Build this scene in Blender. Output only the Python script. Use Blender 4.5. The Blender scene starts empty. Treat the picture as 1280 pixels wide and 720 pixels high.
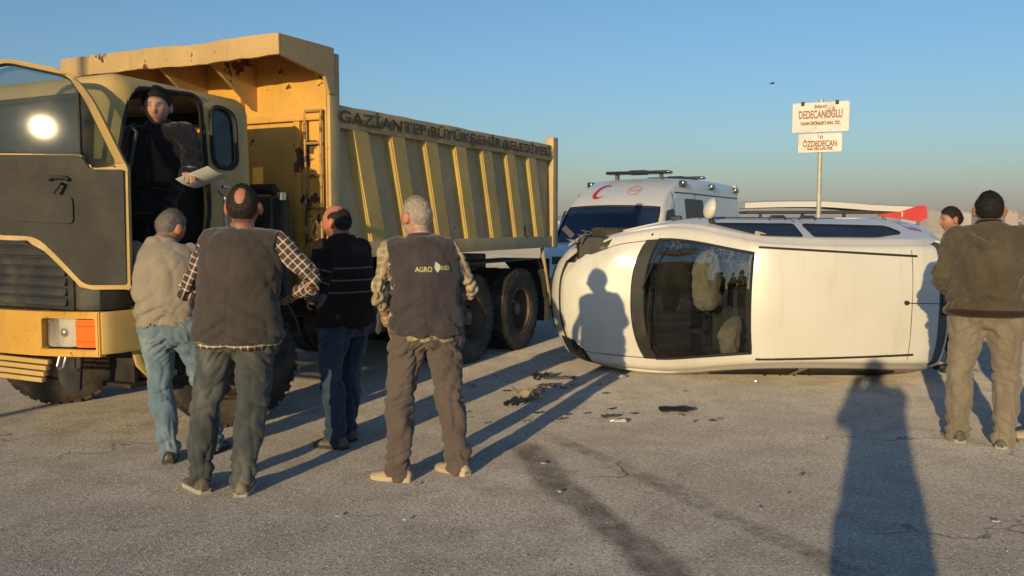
import bpy, bmesh, math, random
from math import sin, cos, pi, radians, exp, sqrt, atan2
from mathutils import Vector, Matrix, noise as mn
random.seed(7)
S = bpy.context.scene
COL = S.collection

# ------------------------------------------------------------------ camera, sky, sun, exposure
cam = bpy.data.cameras.new('camera')
cam.sensor_width = 36.0
cam.lens = 31.22
cam.clip_start = 0.05
cam.clip_end = 9000
camo = bpy.data.objects.new('camera', cam)
COL.objects.link(camo)
camo.location = (0, 0, 1.6)
camo.rotation_euler = (radians(90 - 4.12), 0, 0)
S.camera = camo
SUN_EL, SUN_AZ = 9.1, 22.0          # degrees; light travels towards azimuth 22 deg right of the view
W = bpy.data.worlds.new('World')
S.world = W
W.use_nodes = True
wn = W.node_tree
sky = wn.nodes.new('ShaderNodeTexSky')
sky.sky_type = 'NISHITA'
sky.sun_disc = False
sky.sun_elevation = radians(SUN_EL)
sky.sun_rotation = radians(180 + SUN_AZ)
sky.altitude = 300
sky.air_density = 1.2
sky.dust_density = 0.8
sky.ozone_density = 4.6
wn.links.new(sky.outputs[0], wn.nodes['Background'].inputs[0])
wn.nodes['Background'].inputs[1].default_value = 0.132
sl = bpy.data.lights.new('sun', 'SUN')
sl.energy = 3.65
sl.angle = radians(0.5)
sl.color = (1.0, 0.75, 0.40)
so = bpy.data.objects.new('sun', sl)
COL.objects.link(so)
so.location = (-8, -20, 6)
so.rotation_euler = (radians(90 - SUN_EL), 0, radians(-SUN_AZ))
S.view_settings.view_transform = 'Standard'
S.view_settings.look = 'None'
S.view_settings.exposure = 0.36
S.view_settings.gamma = 1.0
S.view_settings.use_curve_mapping = False

# ------------------------------------------------------------------ object helpers
def tag(o, label=None, cat=None, group=None, kind=None):
    if label: o['label'] = label
    if cat: o['category'] = cat
    if group: o['group'] = group
    if kind: o['kind'] = kind
    return o
def empty(name, loc=(0, 0, 0), rz=0, label=None, cat=None, group=None):
    o = bpy.data.objects.new(name, None)
    COL.objects.link(o)
    o.location = loc
    o.rotation_euler = (0, 0, rz)
    o.empty_display_size = .2
    return tag(o, label, cat, group)
def smooth(me, ang=None):
    for p in me.polygons: p.use_smooth = True
    if ang is not None:
        try: me.set_sharp_from_angle(angle=radians(ang))
        except Exception: pass
def mobj(name, me, mat, parent=None, loc=None, rot=None, sm=None):
    o = bpy.data.objects.new(name, me)
    COL.objects.link(o)
    if mat is not None:
        me.materials.clear()
        for m in (mat if isinstance(mat, (list, tuple)) else [mat]): me.materials.append(m)
    if parent is not None: o.parent = parent
    if loc is not None: o.location = loc
    if rot is not None: o.rotation_euler = rot
    if sm is not None: smooth(me, sm)
    return o
def bobj(name, bm, mat, parent=None, loc=None, rot=None, sm=35):
    me = bpy.data.meshes.new(name)
    bmesh.ops.recalc_face_normals(bm, faces=bm.faces[:])
    bm.to_mesh(me)
    bm.free()
    return mobj(name, me, mat, parent, loc, rot, sm)
def NB(): return bmesh.new()
def box(bm, x0, x1, y0, y1, z0, z1, bev=0, seg=2):
    r = bmesh.ops.create_cube(bm, size=1)
    vs = r['verts']
    for v in vs:
        v.co = Vector(((x0 + x1) / 2 + v.co.x * (x1 - x0), (y0 + y1) / 2 + v.co.y * (y1 - y0), (z0 + z1) / 2 + v.co.z * (z1 - z0)))
    if bev:
        es = list({e for v in vs for e in v.link_edges})
        bmesh.ops.bevel(bm, geom=es, offset=bev, segments=seg, profile=.6, affect='EDGES')
    return vs
def frame_ax(d, ref):
    d = d.normalized()
    a = d.cross(Vector(ref))
    if a.length < 1e-4: a = d.cross(Vector((1, 0.03, 0)))
    a.normalize()
    return a, a.cross(d).normalized()      # side axis, ref-like axis (pointing to ref side)
def tube(bm, pts, radii, seg=12, ref=(0, 1, 0), cap=True, closed=False):
    pts = [Vector(p) for p in pts]
    n = len(pts)
    rings = []
    for i, p in enumerate(pts):
        if closed: d = pts[(i + 1) % n] - pts[i - 1]
        else: d = pts[min(i + 1, n - 1)] - pts[max(i - 1, 0)]
        a, b = frame_ax(d, ref)
        r = radii[i] if isinstance(radii, (list, tuple)) else radii
        ra, rb = r if isinstance(r, (list, tuple)) else (r, r)
        rings.append([bm.verts.new(p + a * ra * cos(2 * pi * k / seg) + b * rb * sin(2 * pi * k / seg)) for k in range(seg)])
    for i in range(n if closed else n - 1):
        A, B = rings[i], rings[(i + 1) % n]
        for k in range(seg):
            bm.faces.new((A[k], A[(k + 1) % seg], B[(k + 1) % seg], B[k]))
    if cap and not closed:
        for ring, p, q in ((rings[0], pts[0], pts[1]), (rings[-1], pts[-1], pts[-2])):
            r0 = min((ring[0].co - p).length, (ring[seg // 4].co - p).length)
            c = bm.verts.new(p + (p - q).normalized() * r0 * .35)
            for k in range(seg): bm.faces.new((ring[k], ring[(k + 1) % seg], c))
    return rings
def cr(pts, n=4):
    """Catmull-Rom through tuples of equal length"""
    out = []
    m = len(pts)
    for i in range(m - 1):
        p0, p1, p2, p3 = pts[max(i - 1, 0)], pts[i], pts[i + 1], pts[min(i + 2, m - 1)]
        for k in range(n):
            t = k / n
            out.append(tuple(.5 * (2 * b + (c - a) * t + (2 * a - 5 * b + 4 * c - d) * t * t + (3 * b - a - 3 * c + d) * t ** 3) for a, b, c, d in zip(p0, p1, p2, p3)))
    out.append(tuple(pts[-1]))
    return out
def stube(bm, rows, n=4, seg=14, ref=(0, 1, 0)):
    """rows: (x,y,z,ra,rb) smoothed"""
    q = cr(rows, n)
    return tube(bm, [r[:3] for r in q], [(max(r[3], .002), max(r[4], .002)) for r in q], seg, ref)
def ellipsoid(bm, c, r, u=16, v=10, rot=None):
    m = Matrix.Translation(Vector(c)) @ (rot.to_4x4() if rot else Matrix()) @ Matrix.Diagonal((r[0], r[1], r[2], 1))
    return bmesh.ops.create_uvsphere(bm, u_segments=u, v_segments=v, radius=1, matrix=m)['verts']
def lathe(bm, prof, seg=40, axis='y'):
    """prof: (radius, offset along axis) closed loop"""
    rings = []
    for r, h in prof:
        ring = []
        for k in range(seg):
            a = 2 * pi * k / seg
            ring.append(bm.verts.new((r * cos(a), h, r * sin(a)) if axis == 'y' else (r * cos(a), r * sin(a), h)))
        rings.append(ring)
    n = len(rings)
    for i in range(n - 1):
        for k in range(seg):
            bm.faces.new((rings[i][k], rings[i][(k + 1) % seg], rings[i + 1][(k + 1) % seg], rings[i + 1][k]))
    return rings
def plate(outline, holes, th, to3):
    """flat plate with holes; outline in 2D (u,v); to3(u,v,w) maps to 3D, w in 0..th"""
    bm = NB()
    edges = []
    for loop in [outline] + holes:
        vs = [bm.verts.new((u, v, 0)) for u, v in loop]
        for i in range(len(vs)): edges.append(bm.edges.new((vs[i], vs[(i + 1) % len(vs)])))
    bmesh.ops.triangle_fill(bm, use_beauty=True, use_dissolve=False, edges=edges)
    r = bmesh.ops.extrude_face_region(bm, geom=bm.faces[:])
    for v in r['geom']:
        if isinstance(v, bmesh.types.BMVert): v.co.z = th
    for v in bm.verts: v.co = Vector(to3(*v.co))
    return bm
def rpoly(pts, r, n=5):
    """round the corners of a polygon"""
    out = []
    m = len(pts)
    for i in range(m):
        a, b, c = Vector(pts[i - 1]), Vector(pts[i]), Vector(pts[(i + 1) % m])
        ri = r[i] if isinstance(r, (list, tuple)) else r
        d1, d2 = (a - b), (c - b)
        ri = min(ri, d1.length * .49, d2.length * .49)
        p, q = b + d1.normalized() * ri, b + d2.normalized() * ri
        for k in range(n + 1):
            t = k / n
            out.append(tuple((1 - t) ** 2 * p + 2 * t * (1 - t) * b + t * t * q))
    return out
def evalmesh(me, mods):
    o = bpy.data.objects.new('tmp', me)
    COL.objects.link(o)
    for typ, kw in mods:
        m = o.modifiers.new(typ, typ)
        for k, v in kw.items(): setattr(m, k, v)
    dg = bpy.context.evaluated_depsgraph_get()
    dg.update()
    out = bpy.data.meshes.new_from_object(o.evaluated_get(dg))
    bpy.data.objects.remove(o)
    return out
def remesh(bm, vox, sm=4):
    me = bpy.data.meshes.new('t')
    bmesh.ops.recalc_face_normals(bm, faces=bm.faces[:])
    bm.to_mesh(me)
    bm.free()
    r = evalmesh(me, [('REMESH', dict(mode='VOXEL', voxel_size=vox, use_smooth_shade=True)), ('SMOOTH', dict(iterations=sm, factor=.5))])
    bpy.data.meshes.remove(me)
    return r
def text_mesh(body, size, extrude=.002, spacing=1.0, align='CENTER', bold=0.0):
    cu = bpy.data.curves.new('t', 'FONT')
    cu.body = body
    cu.size = size
    cu.extrude = extrude
    cu.space_character = spacing
    cu.align_x = align
    cu.align_y = 'CENTER'
    cu.offset = bold
    o = bpy.data.objects.new('tmp', cu)
    COL.objects.link(o)
    dg = bpy.context.evaluated_depsgraph_get()
    me = bpy.data.meshes.new_from_object(o.evaluated_get(dg))
    bpy.data.objects.remove(o)
    bpy.data.curves.remove(cu)
    return me

# ------------------------------------------------------------------ material helpers
class G:
    def __init__(s, name):
        s.mat = bpy.data.materials.new(name)
        s.mat.use_nodes = True
        s.nt = s.mat.node_tree
        s.b = s.nt.nodes['Principled BSDF']
        s.out = s.nt.nodes['Material Output']
        s.tc = s.nt.nodes.new('ShaderNodeTexCoord').outputs['Object']
    def set(s, sock, v):
        if hasattr(v, 'is_linked') or isinstance(v, bpy.types.NodeSocket): s.nt.links.new(v, sock)
        elif isinstance(v, (tuple, list)) and len(v) == 3 and sock.type == 'RGBA': sock.default_value = (*v, 1)
        else: sock.default_value = v
    def n(s, typ, ins=None, **kw):
        nd = s.nt.nodes.new(typ)
        for k, v in kw.items(): setattr(nd, k, v)
        for k, v in (ins or {}).items(): s.set(nd.inputs[k], v)
        return nd
    def noise(s, scale, detail=4, rough=.55, vec=None, dist=0):
        return s.n('ShaderNodeTexNoise', {'Vector': vec or s.tc, 'Scale': scale, 'Detail': detail, 'Roughness': rough, 'Distortion': dist}).outputs[0]
    def vor(s, scale, feature='F1', vec=None, out=0):
        return s.n('ShaderNodeTexVoronoi', {'Vector': vec or s.tc, 'Scale': scale}, feature=feature).outputs[out]
    def mp(s, sc=(1, 1, 1), rot=(0, 0, 0), loc=(0, 0, 0), vec=None):
        return s.n('ShaderNodeMapping', {'Vector': vec or s.tc, 'Scale': sc, 'Rotation': rot, 'Location': loc}).outputs[0]
    def m(s, op, a, b=0.0, clamp=False):
        return s.n('ShaderNodeMath', {0: a, 1: b}, operation=op, use_clamp=clamp).outputs[0]
    def mr(s, v, a, b, c=0.0, d=1.0, it='SMOOTHSTEP'):
        return s.n('ShaderNodeMapRange', {'Value': v, 'From Min': a, 'From Max': b, 'To Min': c, 'To Max': d}, interpolation_type=it).outputs[0]
    def mix(s, f, a, b, bt='MIX'):
        nd = s.n('ShaderNodeMix', data_type='RGBA', blend_type=bt)
        s.set(nd.inputs[0], f); s.set(nd.inputs[6], a); s.set(nd.inputs[7], b)
        return nd.outputs[2]
    def bump(s, h, strength=.3, dist=.01, normal=None):
        ins = {'Height': h, 'Strength': strength, 'Distance': dist}
        if normal is not None: ins['Normal'] = normal
        return s.n('ShaderNodeBump', ins).outputs[0]
    def p(s, **kw):
        for k, v in kw.items(): s.set(s.b.inputs[k.replace('_', ' ')], v)
        return s.mat
def mul(c, f): return tuple(x * f for x in c)
MATS = {}
def plain(name, c, rough=.6, metal=0., var=.15, vs=6., bump=0., bs=60., dirt=None, dscale=3., damt=(.5, .75), coat=0., spec=None, bd=.004):
    if name in MATS: return MATS[name]
    g = G(name)
    f = g.noise(vs, 5)
    col = g.mix(g.mr(f, .3, .7), mul(c, 1 - var), mul(c, 1 + var))
    if dirt: col = g.mix(g.mr(g.noise(dscale, 8, .65), *damt), col, dirt)
    kw = dict(Base_Color=col, Metallic=metal, Roughness=rough)
    if coat: kw['Coat_Weight'] = coat; kw['Coat_Roughness'] = .08
    if spec is not None: kw['Specular_IOR_Level'] = spec
    if bump: kw['Normal'] = g.bump(g.noise(bs, 3), bump, bd)
    MATS[name] = g.p(**kw)
    return MATS[name]
def painted(name, c, rust=True, rough=.45, chip=(.60, .64), dust=(.30, .22, .13), dustamt=.35, cs=2.3):
    g = G(name)
    base = g.mix(g.mr(g.noise(1.3, 6, .6), .35, .7), mul(c, .86), mul(c, 1.08))
    base = g.mix(g.m('MULTIPLY', g.mr(g.noise(3.5, 8, .7), .4, .8), dustamt), base, dust)
    streak = g.noise(1.0, 6, .6, g.mp((14, 14, 1.2)))
    base = g.mix(g.m('MULTIPLY', g.mr(streak, .55, .75), .35), base, mul(c, .45))
    if rust:
        n1 = g.noise(cs, 10, .62)
        msk = g.mr(n1, *chip)
        fine = g.mr(g.noise(22, 6, .7), .62, .68)
        base = g.mix(g.mr(g.m('ADD', n1, .025), *chip), base, mul(c, 1.15))
        rustc = g.mix(g.noise(30, 4), (.035, .022, .014), (.12, .05, .02))
        base = g.mix(g.m('MAXIMUM', msk, g.m('MULTIPLY', fine, .6)), base, rustc)
        g.p(Normal=g.bump(g.m('SUBTRACT', g.noise(4, 3), g.m('MULTIPLY', msk, .4)), .25, .01))
    else:
        g.p(Normal=g.bump(g.noise(3, 2), .12, .01))
    g.p(Base_Color=base, Roughness=g.mr(g.noise(6, 5), .3, .7, rough, rough + .25))
    return g.mat
def fabric(name, c, var=.18, rough=.95, weave=420., bs=.35, fade=None, sheen=.25, vs=5.):
    if name in MATS: return MATS[name]
    g = G(name)
    col = g.mix(g.mr(g.noise(vs, 6, .6), .3, .72), mul(c, 1 - var), mul(c, 1 + var))
    if fade: col = g.mix(g.mr(g.noise(3.0, 4, .6, g.mp((1.6, 1.6, .8))), .45, .72), col, fade)
    col = g.mix(g.m('MULTIPLY', g.noise(weave, 2), .35), col, mul(c, .55))
    h = g.m('ADD', g.m('MULTIPLY', g.noise(weave, 2), .25), g.noise(28, 4, .6))
    MATS[name] = g.p(Base_Color=col, Roughness=rough, Sheen_Weight=sheen, Specular_IOR_Level=.15, Normal=g.bump(h, bs, .006))
    return MATS[name]
def plaid(name, base, light, second, pa=.036, pb=.036, w=.10):
    g = G(name)
    at = g.n('ShaderNodeAttribute', attribute_name='pc').outputs['Vector']
    sx = g.n('ShaderNodeSeparateXYZ', {0: at}).outputs
    def line(c, per, off, wd):
        f = g.m('FRACT', g.m('ADD', g.m('DIVIDE', c, per), off))
        return g.mr(g.m('ABSOLUTE', g.m('SUBTRACT', f, .5)), wd, wd + .05, 1, 0)
    l1, l2 = line(sx[0], pa, .13, w), line(sx[1], pb, .0, w)
    s1, s2 = line(sx[0], pa, .63, w * 1.8), line(sx[1], pb, .5, w * 1.8)
    col = g.mix(g.m('MULTIPLY', g.m('ADD', s1, s2), .5, True), base, second)
    col = g.mix(g.m('MULTIPLY', g.m('ADD', l1, l2), .62, True), col, light)
    h = g.m('ADD', g.m('MULTIPLY', g.noise(400, 2), .25), g.noise(30, 4, .6))
    return g.p(Base_Color=col, Roughness=.95, Specular_IOR_Level=.15, Normal=g.bump(h, .3, .006))
def glass(name, tint=(.75, .8, .8), rough=.01, dustc=(.35, .3, .22), dust=.08, cracks=False, refl=1.0, ior=1.5):
    g = G(name)
    tr = g.n('ShaderNodeBsdfTransparent', {'Color': tint}).outputs[0]
    gl = g.n('ShaderNodeBsdfGlossy', {'Color': (refl, refl, refl), 'Roughness': rough}).outputs[0]
    fr = g.n('ShaderNodeFresnel', {'IOR': ior}).outputs[0]
    sh = g.n('ShaderNodeMixShader', {0: fr, 1: tr, 2: gl}).outputs[0]
    df = g.n('ShaderNodeBsdfDiffuse', {'Color': dustc}).outputs[0]
    f = g.m('MULTIPLY', g.mr(g.noise(7, 8, .65), .35, .8), dust)
    sh = g.n('ShaderNodeMixShader', {0: f, 1: sh, 2: df}).outputs[0]
    if cracks:
        sep = g.n('ShaderNodeSeparateXYZ', {0: g.tc}).outputs
        wv = g.n('ShaderNodeVectorMath', {0: g.tc, 1: g.n('ShaderNodeVectorMath', {0: g.n('ShaderNodeTexNoise', {'Vector': g.tc, 'Scale': 3.0}).outputs[1], 3: .12}, operation='SCALE').outputs[0]}, operation='ADD').outputs[0]
        e1 = g.mr(g.vor(19, 'DISTANCE_TO_EDGE', wv), .0, .022, 1, 0)
        e2 = g.mr(g.vor(4.2, 'DISTANCE_TO_EDGE', wv), .0, .007, 1, 0)
        e3 = g.mr(g.vor(55, 'DISTANCE_TO_EDGE', wv), .0, .09, 1, 0)
        up = g.m('MULTIPLY', sep[1], -1.0)               # towards the car's right side, which took the hit
        rear = g.mr(sep[0], 1.0, .25)
        near = g.mr(g.m('ADD', up, g.m('MULTIPLY', rear, .28)), .34, .72)
        near2 = g.mr(g.m('ADD', up, g.m('MULTIPLY', rear, .2)), .58, .8)
        patch = g.mr(g.noise(5, 5, .6), .38, .62)
        c = g.m('MAXIMUM', g.m('MULTIPLY', e1, near), g.m('MULTIPLY', g.m('MULTIPLY', e3, near2), .8))
        c = g.m('MULTIPLY', c, g.mr(patch, 0, 1, .25, 1))
        c = g.m('MAXIMUM', c, g.m('MULTIPLY', g.m('MULTIPLY', e2, g.mr(g.noise(2.2, 2), .48, .55)), g.mr(up, .1, .5, .0, .7)))
        wh = g.n('ShaderNodeBsdfDiffuse', {'Color': (.62, .66, .62)}).outputs[0]
        sh = g.n('ShaderNodeMixShader', {0: g.m('MULTIPLY', c, .55), 1: sh, 2: wh}).outputs[0]
    g.nt.links.new(sh, g.out.inputs[0])
    return g.mat

YEL = painted('truck_yellow', (.66, .36, .055), chip=(.635, .66), dustamt=.25)
YSIDE = painted('truck_yellow_faded', (.55, .40, .18), chip=(.64, .67), dust=(.28, .22, .15), dustamt=.55)
YRIB = painted('rib_yellow', (.62, .42, .11), chip=(.65, .68), dust=(.28, .22, .15), dustamt=.4)
YPLATE = painted('side_plate_dirty', (.52, .40, .21), chip=(.63, .67), dust=(.30, .24, .18), dustamt=.6)
YCAB = painted('cab_cream_yellow', (.56, .38, .13), rust=False, dustamt=.3)
YCAN = painted('guard_faded_orange', (.53, .36, .15), chip=(.62, .66), dustamt=.3, cs=3.2)
BLACKP = plain('black_plastic', (.022, .022, .02), .55, var=.3, dirt=(.10, .085, .06), dscale=4, damt=(.45, .85), bump=.2)
DARKM = plain('dark_metal', (.03, .028, .026), .6, .3, var=.3, dirt=(.08, .06, .045), bump=.3)
RUBBER = plain('rubber_seal', (.015, .015, .015), .7, var=.2)
TYRE = plain('tyre_rubber', (.022, .021, .02), .88, var=.25, vs=12, dirt=(.13, .105, .075), dscale=3.5, damt=(.38, .8), bump=.4, bs=90)
RIM = plain('wheel_rim_paint', (.22, .15, .10), .6, .2, var=.3, dirt=(.07, .05, .035), damt=(.4, .7), bump=.2)
CHROME = plain('bright_metal', (.6, .58, .55), .25, .9, var=.1)
GREYP = plain('grey_trim', (.09, .09, .085), .7, var=.2, bump=.15)
INTER = plain('interior_dark', (.02, .02, .022), .85, var=.3, bump=.2)
INTG = plain('interior_grey', (.06, .058, .055), .9, var=.25, bump=.25)

# ------------------------------------------------------------------ ground and far setting
def asphalt():
    g = G('asphalt')
    big = g.noise(.35, 5, .6)
    mid = g.noise(3.0, 6, .65)
    agg = g.vor(70, 'F1')
    agg2 = g.n('ShaderNodeTexVoronoi', {'Vector': g.tc, 'Scale': 70}).outputs[1]
    sp = g.n('ShaderNodeSeparateColor', {0: agg2}).outputs[0]
    fine = g.noise(160, 3, .7)
    base = g.mix(g.mr(big, .3, .7), (.38, .345, .295), (.57, .52, .445))
    base = g.mix(g.mr(mid, .35, .75), base, (.33, .295, .25))
    stone = g.mix(sp, (.08, .072, .062), (.88, .80, .66))
    base = g.mix(g.m('MULTIPLY', g.mr(agg, .46, .22), .9), base, stone)
    base = g.mix(g.m('MULTIPLY', g.mr(g.noise(42, 3, .7), .40, .62, 1, 0), .40), base, (.13, .115, .098))
    base = g.mix(g.m('MULTIPLY', g.mr(fine, .5, .8), .4), base, (.11, .10, .088))
    # polished wheel path / skid marks and stains with their own shapes
    def seg(ax, ay, bx, by, w, wob=.35):
        L = sqrt((bx - ax) ** 2 + (by - ay) ** 2)
        ang = atan2(by - ay, bx - ax)
        wv = g.n('ShaderNodeVectorMath', {0: g.tc, 1: g.n('ShaderNodeVectorMath', {0: g.n('ShaderNodeTexNoise', {'Vector': g.tc, 'Scale': .9, 'Detail': 2.0}).outputs[1], 3: wob}, operation='SCALE').outputs[0]}, operation='ADD').outputs[0]
        mv = g.n('ShaderNodeVectorMath', {0: wv, 1: (ax + wob / 2, ay + wob / 2, 0)}, operation='SUBTRACT').outputs[0]
        r = g.n('ShaderNodeVectorRotate', {'Vector': mv, 'Axis': (0, 0, 1), 'Angle': -ang}).outputs[0]
        xy = g.n('ShaderNodeSeparateXYZ', {0: r}).outputs
        along = g.m('MULTIPLY', g.mr(xy[0], -.15, .25), g.mr(xy[0], L + .2, L - .4))
        return g.m('MULTIPLY', g.mr(g.m('ABSOLUTE', xy[1]), w * .35, w, 1, 0), along)
    skid = g.m('MULTIPLY', seg(.02, 6.4, .85, 3.3, .17), g.mr(g.noise(4, 6, .7), .25, .7, .35, 1.0))
    skid2 = g.m('MULTIPLY', seg(.3, 6.6, 1.9, 3.4, .12), g.mr(g.noise(5, 5, .7), .30, .7))
    skid3 = g.m('MULTIPLY', seg(-3.2, 4.4, -.7, 4.9, .25), g.mr(g.noise(6, 5, .7), .5, .75))
    dark = g.m('MAXIMUM', skid, g.m('MULTIPLY', skid2, .7))
    dark = g.m('MAXIMUM', dark, g.m('MULTIPLY', skid3, .5))
    base = g.mix(g.m('MULTIPLY', dark, .85), base, (.07, .062, .054))
    stain = g.mr(g.noise(.9, 7, .62, g.mp((1, 1, 1), loc=(3.3, 1.7, 0))), .66, .72)
    base = g.mix(g.m('MULTIPLY', stain, .5), base, (.06, .053, .045))
    chalk = g.m('MULTIPLY', g.mr(g.noise(2.4, 6, .7, g.mp((1, 2.2, 1), rot=(0, 0, .7))), .70, .76), .55)
    base = g.mix(chalk, base, (.36, .32, .26))
    # cracks
    wv = g.n('ShaderNodeVectorMath', {0: g.tc, 1: g.n('ShaderNodeVectorMath', {0: g.n('ShaderNodeTexNoise', {'Vector': g.tc, 'Scale': 2.5, 'Detail': 6.0}).outputs[1], 3: .8}, operation='SCALE').outputs[0]}, operation='ADD').outputs[0]
    ck = g.m('MULTIPLY', g.mr(g.vor(.55, 'DISTANCE_TO_EDGE', wv), 0, .012, 1, 0), g.mr(g.noise(.5, 3), .53, .62))
    base = g.mix(g.m('MULTIPLY', ck, .7), base, (.03, .027, .024))
    h = g.m('ADD', g.m('MULTIPLY', g.mr(agg, .45, .0), .7), g.m('MULTIPLY', fine, .5))
    h = g.m('ADD', h, g.m('MULTIPLY', mid, .6))
    h = g.m('SUBTRACT', h, g.m('MULTIPLY', ck, .5))
    g.p(Base_Color=base, Roughness=.92, Diffuse_Roughness=1.0, Specular_IOR_Level=.2, Normal=g.bump(h, .45, .008))
    return g.mat
def grid_sheet(name, xs, ys, zf, mat, kind='structure'):
    bm = NB()
    vs = [[bm.verts.new((x, y, zf(x, y))) for x in xs] for y in ys]
    for j in range(len(ys) - 1):
        for i in range(len(xs) - 1):
            bm.faces.new((vs[j][i], vs[j][i + 1], vs[j + 1][i + 1], vs[j + 1][i]))
    o = bobj(name, bm, mat, sm=180)
    if kind: o['kind'] = kind
    return o
road = grid_sheet('asphalt_road', [-60 + 4 * i for i in range(31)], [-30 + 4 * i for i in range(24)], lambda x, y: 0, asphalt())
DIRT = plain('dry_field_soil', (.42, .35, .25), .95, var=.25, vs=.02, dirt=(.24, .22, .14), dscale=.015, damt=(.45, .7))
DIRT.node_tree.nodes['Principled BSDF'].inputs['Diffuse Roughness'].default_value = 1.0
grid_sheet('ground', [-3000, -1500, -600, -200, -60, 60, 200, 600, 1500, 3000], [-400, -30, 62, 200, 600, 1500, 3000], lambda x, y: -.03, DIRT)
HILLM = plain('far_hill_soil', (.30, .25, .19), .95, var=.25, vs=.01)
def hills():
    bm = NB()
    N = 90
    rows = []
    for k in range(N + 1):
        a = radians(-48 + 96 * k / N)
        h = 14 + 16 * mn.noise(Vector((k * .09, 3.1, 0))) + 6 * mn.noise(Vector((k * .3, 7.1, 0)))
        h = max(h, 3)
        row = []
        for d, f in ((1250, 0), (1500, .55), (1800, 1.0), (2400, .3)):
            row.append(bm.verts.new((sin(a) * d, cos(a) * d, -.5 + h * f)))
        rows.append(row)
    for a, b in zip(rows, rows[1:]):
        for j in range(3): bm.faces.new((a[j], b[j], b[j + 1], a[j + 1]))
    tag(bobj('hills', bm, HILLM, sm=180), kind='structure')
hills()
bmat = [plain('far_plaster_%d' % i, c, .9, var=.08) for i, c in enumerate([(.62, .55, .45), (.50, .42, .33), (.70, .64, .55), (.42, .33, .26)])]
random.seed(21)
def far_building(x, y, w, d, h, i):
    bm = NB()
    box(bm, -w / 2, w / 2, -d / 2, d / 2, -1.5, h)
    box(bm, -w * .15, w * .1, -d * .2, d * .15, h - .01, h + 2.2)
    box(bm, -w / 2 - .3, w / 2 + .3, -d / 2 - .3, d / 2 + .3, h - .6, h + .2)
    o = bobj('apartment_block', bm, bmat[i], loc=(x, y, 0), rot=(0, 0, random.uniform(-.5, .5)), sm=None)
    tag(o, 'pale apartment block of the distant town on the horizon', 'building', 'far town buildings on the horizon')
for k in range(46):
    a = radians(random.uniform(22.5, 31)) if k < 34 else radians(random.uniform(2, 6))
    d = random.uniform(1000, 1450)
    far_building(sin(a) * d, cos(a) * d, random.uniform(10, 26), random.uniform(10, 16), random.choice([7, 10, 13, 16]) * random.uniform(.8, 1.15), k % 4)

# ------------------------------------------------------------------ dump truck (local x forward, y left, z up)
LENS = glass('lamp_lens', (.9, .9, .88), .12, dust=.35, dustc=(.6, .55, .45))
AMBER = G('amber_lens'); AMBER.p(Base_Color=(.80, .17, .004), Roughness=.35, Normal=AMBER.bump(AMBER.n('ShaderNodeTexWave', {'Vector': AMBER.tc, 'Scale': 60.0}, bands_direction='Z').outputs[1], .4, .004)); AMBER = AMBER.mat
REFL = plain('lamp_reflector', (.80, .77, .72), .35, .15, var=.1, bump=.3, bs=40)
CABGLASS = glass('cab_glass', (.62, .68, .68), .02, dust=.12)
DOORGLASS = glass('door_glass_dusty', (.62, .68, .68), .019, dust=.07, dustc=(.40, .36, .28), ior=1.32)
def wheel(name, parent, x, y, R, w, rz=0, dual=False, outer=1, mats=(TYRE, RIM), rimr=.56, lugs=10, seg=48):
    """outer = +1 when the outside face looks to +y"""
    e = empty(name); e.parent = parent; e.location = (x, y, R); e.rotation_euler = (0, 0, rz)
    def tyre(off):
        bm = NB(); h = w / 2; rr = R * rimr
        prof = [(rr, -h * .72), (rr * 1.06, -h * .9), (R * .80, -h), (R * .93, -h * .93), (R * .985, -h * .78), (R, -h * .5), (R, -h * .16), (R * .985, -h * .13), (R * .985, h * .13), (R, h * .16), (R, h * .5), (R * .985, h * .78), (R * .93, h * .93), (R * .80, h), (rr * 1.06, h * .9), (rr, h * .72), (rr, -h * .72)]
        lathe(bm, prof, seg)
        nb = 36
        for k in range(nb):          # shoulder tread blocks
            a = 2 * pi * k / nb
            for sg in (-1, 1):
                vs = box(bm, R * .955, R * 1.012, sg * h * .55 - h * .33, sg * h * .55 + h * .33, -R * .058, R * .058)
                for v in vs:
                    X, Z = v.co.x, v.co.z
                    v.co.x, v.co.z = X * cos(a) - Z * sin(a), X * sin(a) + Z * cos(a)
        return bobj('tyre', bm, mats[0], e, (0, off, 0), sm=40)
    tyre(0)
    if dual: tyre(-outer * (w + .05))
    bm = NB(); rr = R * rimr; o = outer; h = w / 2
    prof = [(rr * .995, o * h * .80), (rr * .93, o * h * .84), (rr * .90, o * h * .5), (rr * .84, -o * h * .15), (rr * .55, -o * h * .28), (rr * .46, o * h * .02), (rr * .30, o * h * .05), (rr * .27, o * h * .55), (.001, o * h * .6)]
    lathe(bm, prof, 36)
    lathe(bm, [(rr * .995, o * h * .80), (rr * .995, -o * h * .8), (.02, -o * h * .8)], 36)
    rim = bobj('rim', bm, mats[1], e, sm=35)
    bm = NB(); bmesh.ops.create_cone(bm, segments=6, radius1=rr * .055, radius2=rr * .05, depth=.04, cap_ends=True, matrix=Matrix.Rotation(pi / 2, 4, 'X'))
    me = bpy.data.meshes.new('wheel_nut'); bm.to_mesh(me); bm.free(); me.materials.append(DARKM)
    for k in range(lugs):
        a = 2 * pi * k / lugs
        mobj('wheel_nut', me, None, rim, (rr * .68 * cos(a), -o * h * .18, rr * .68 * sin(a)))
    return e

T = empty('dump_truck', (-3.84, 6.16, 0), radians(-117.0), 'yellow tipper dump truck with ribbed body and driver door standing open', 'dump truck')
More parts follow.
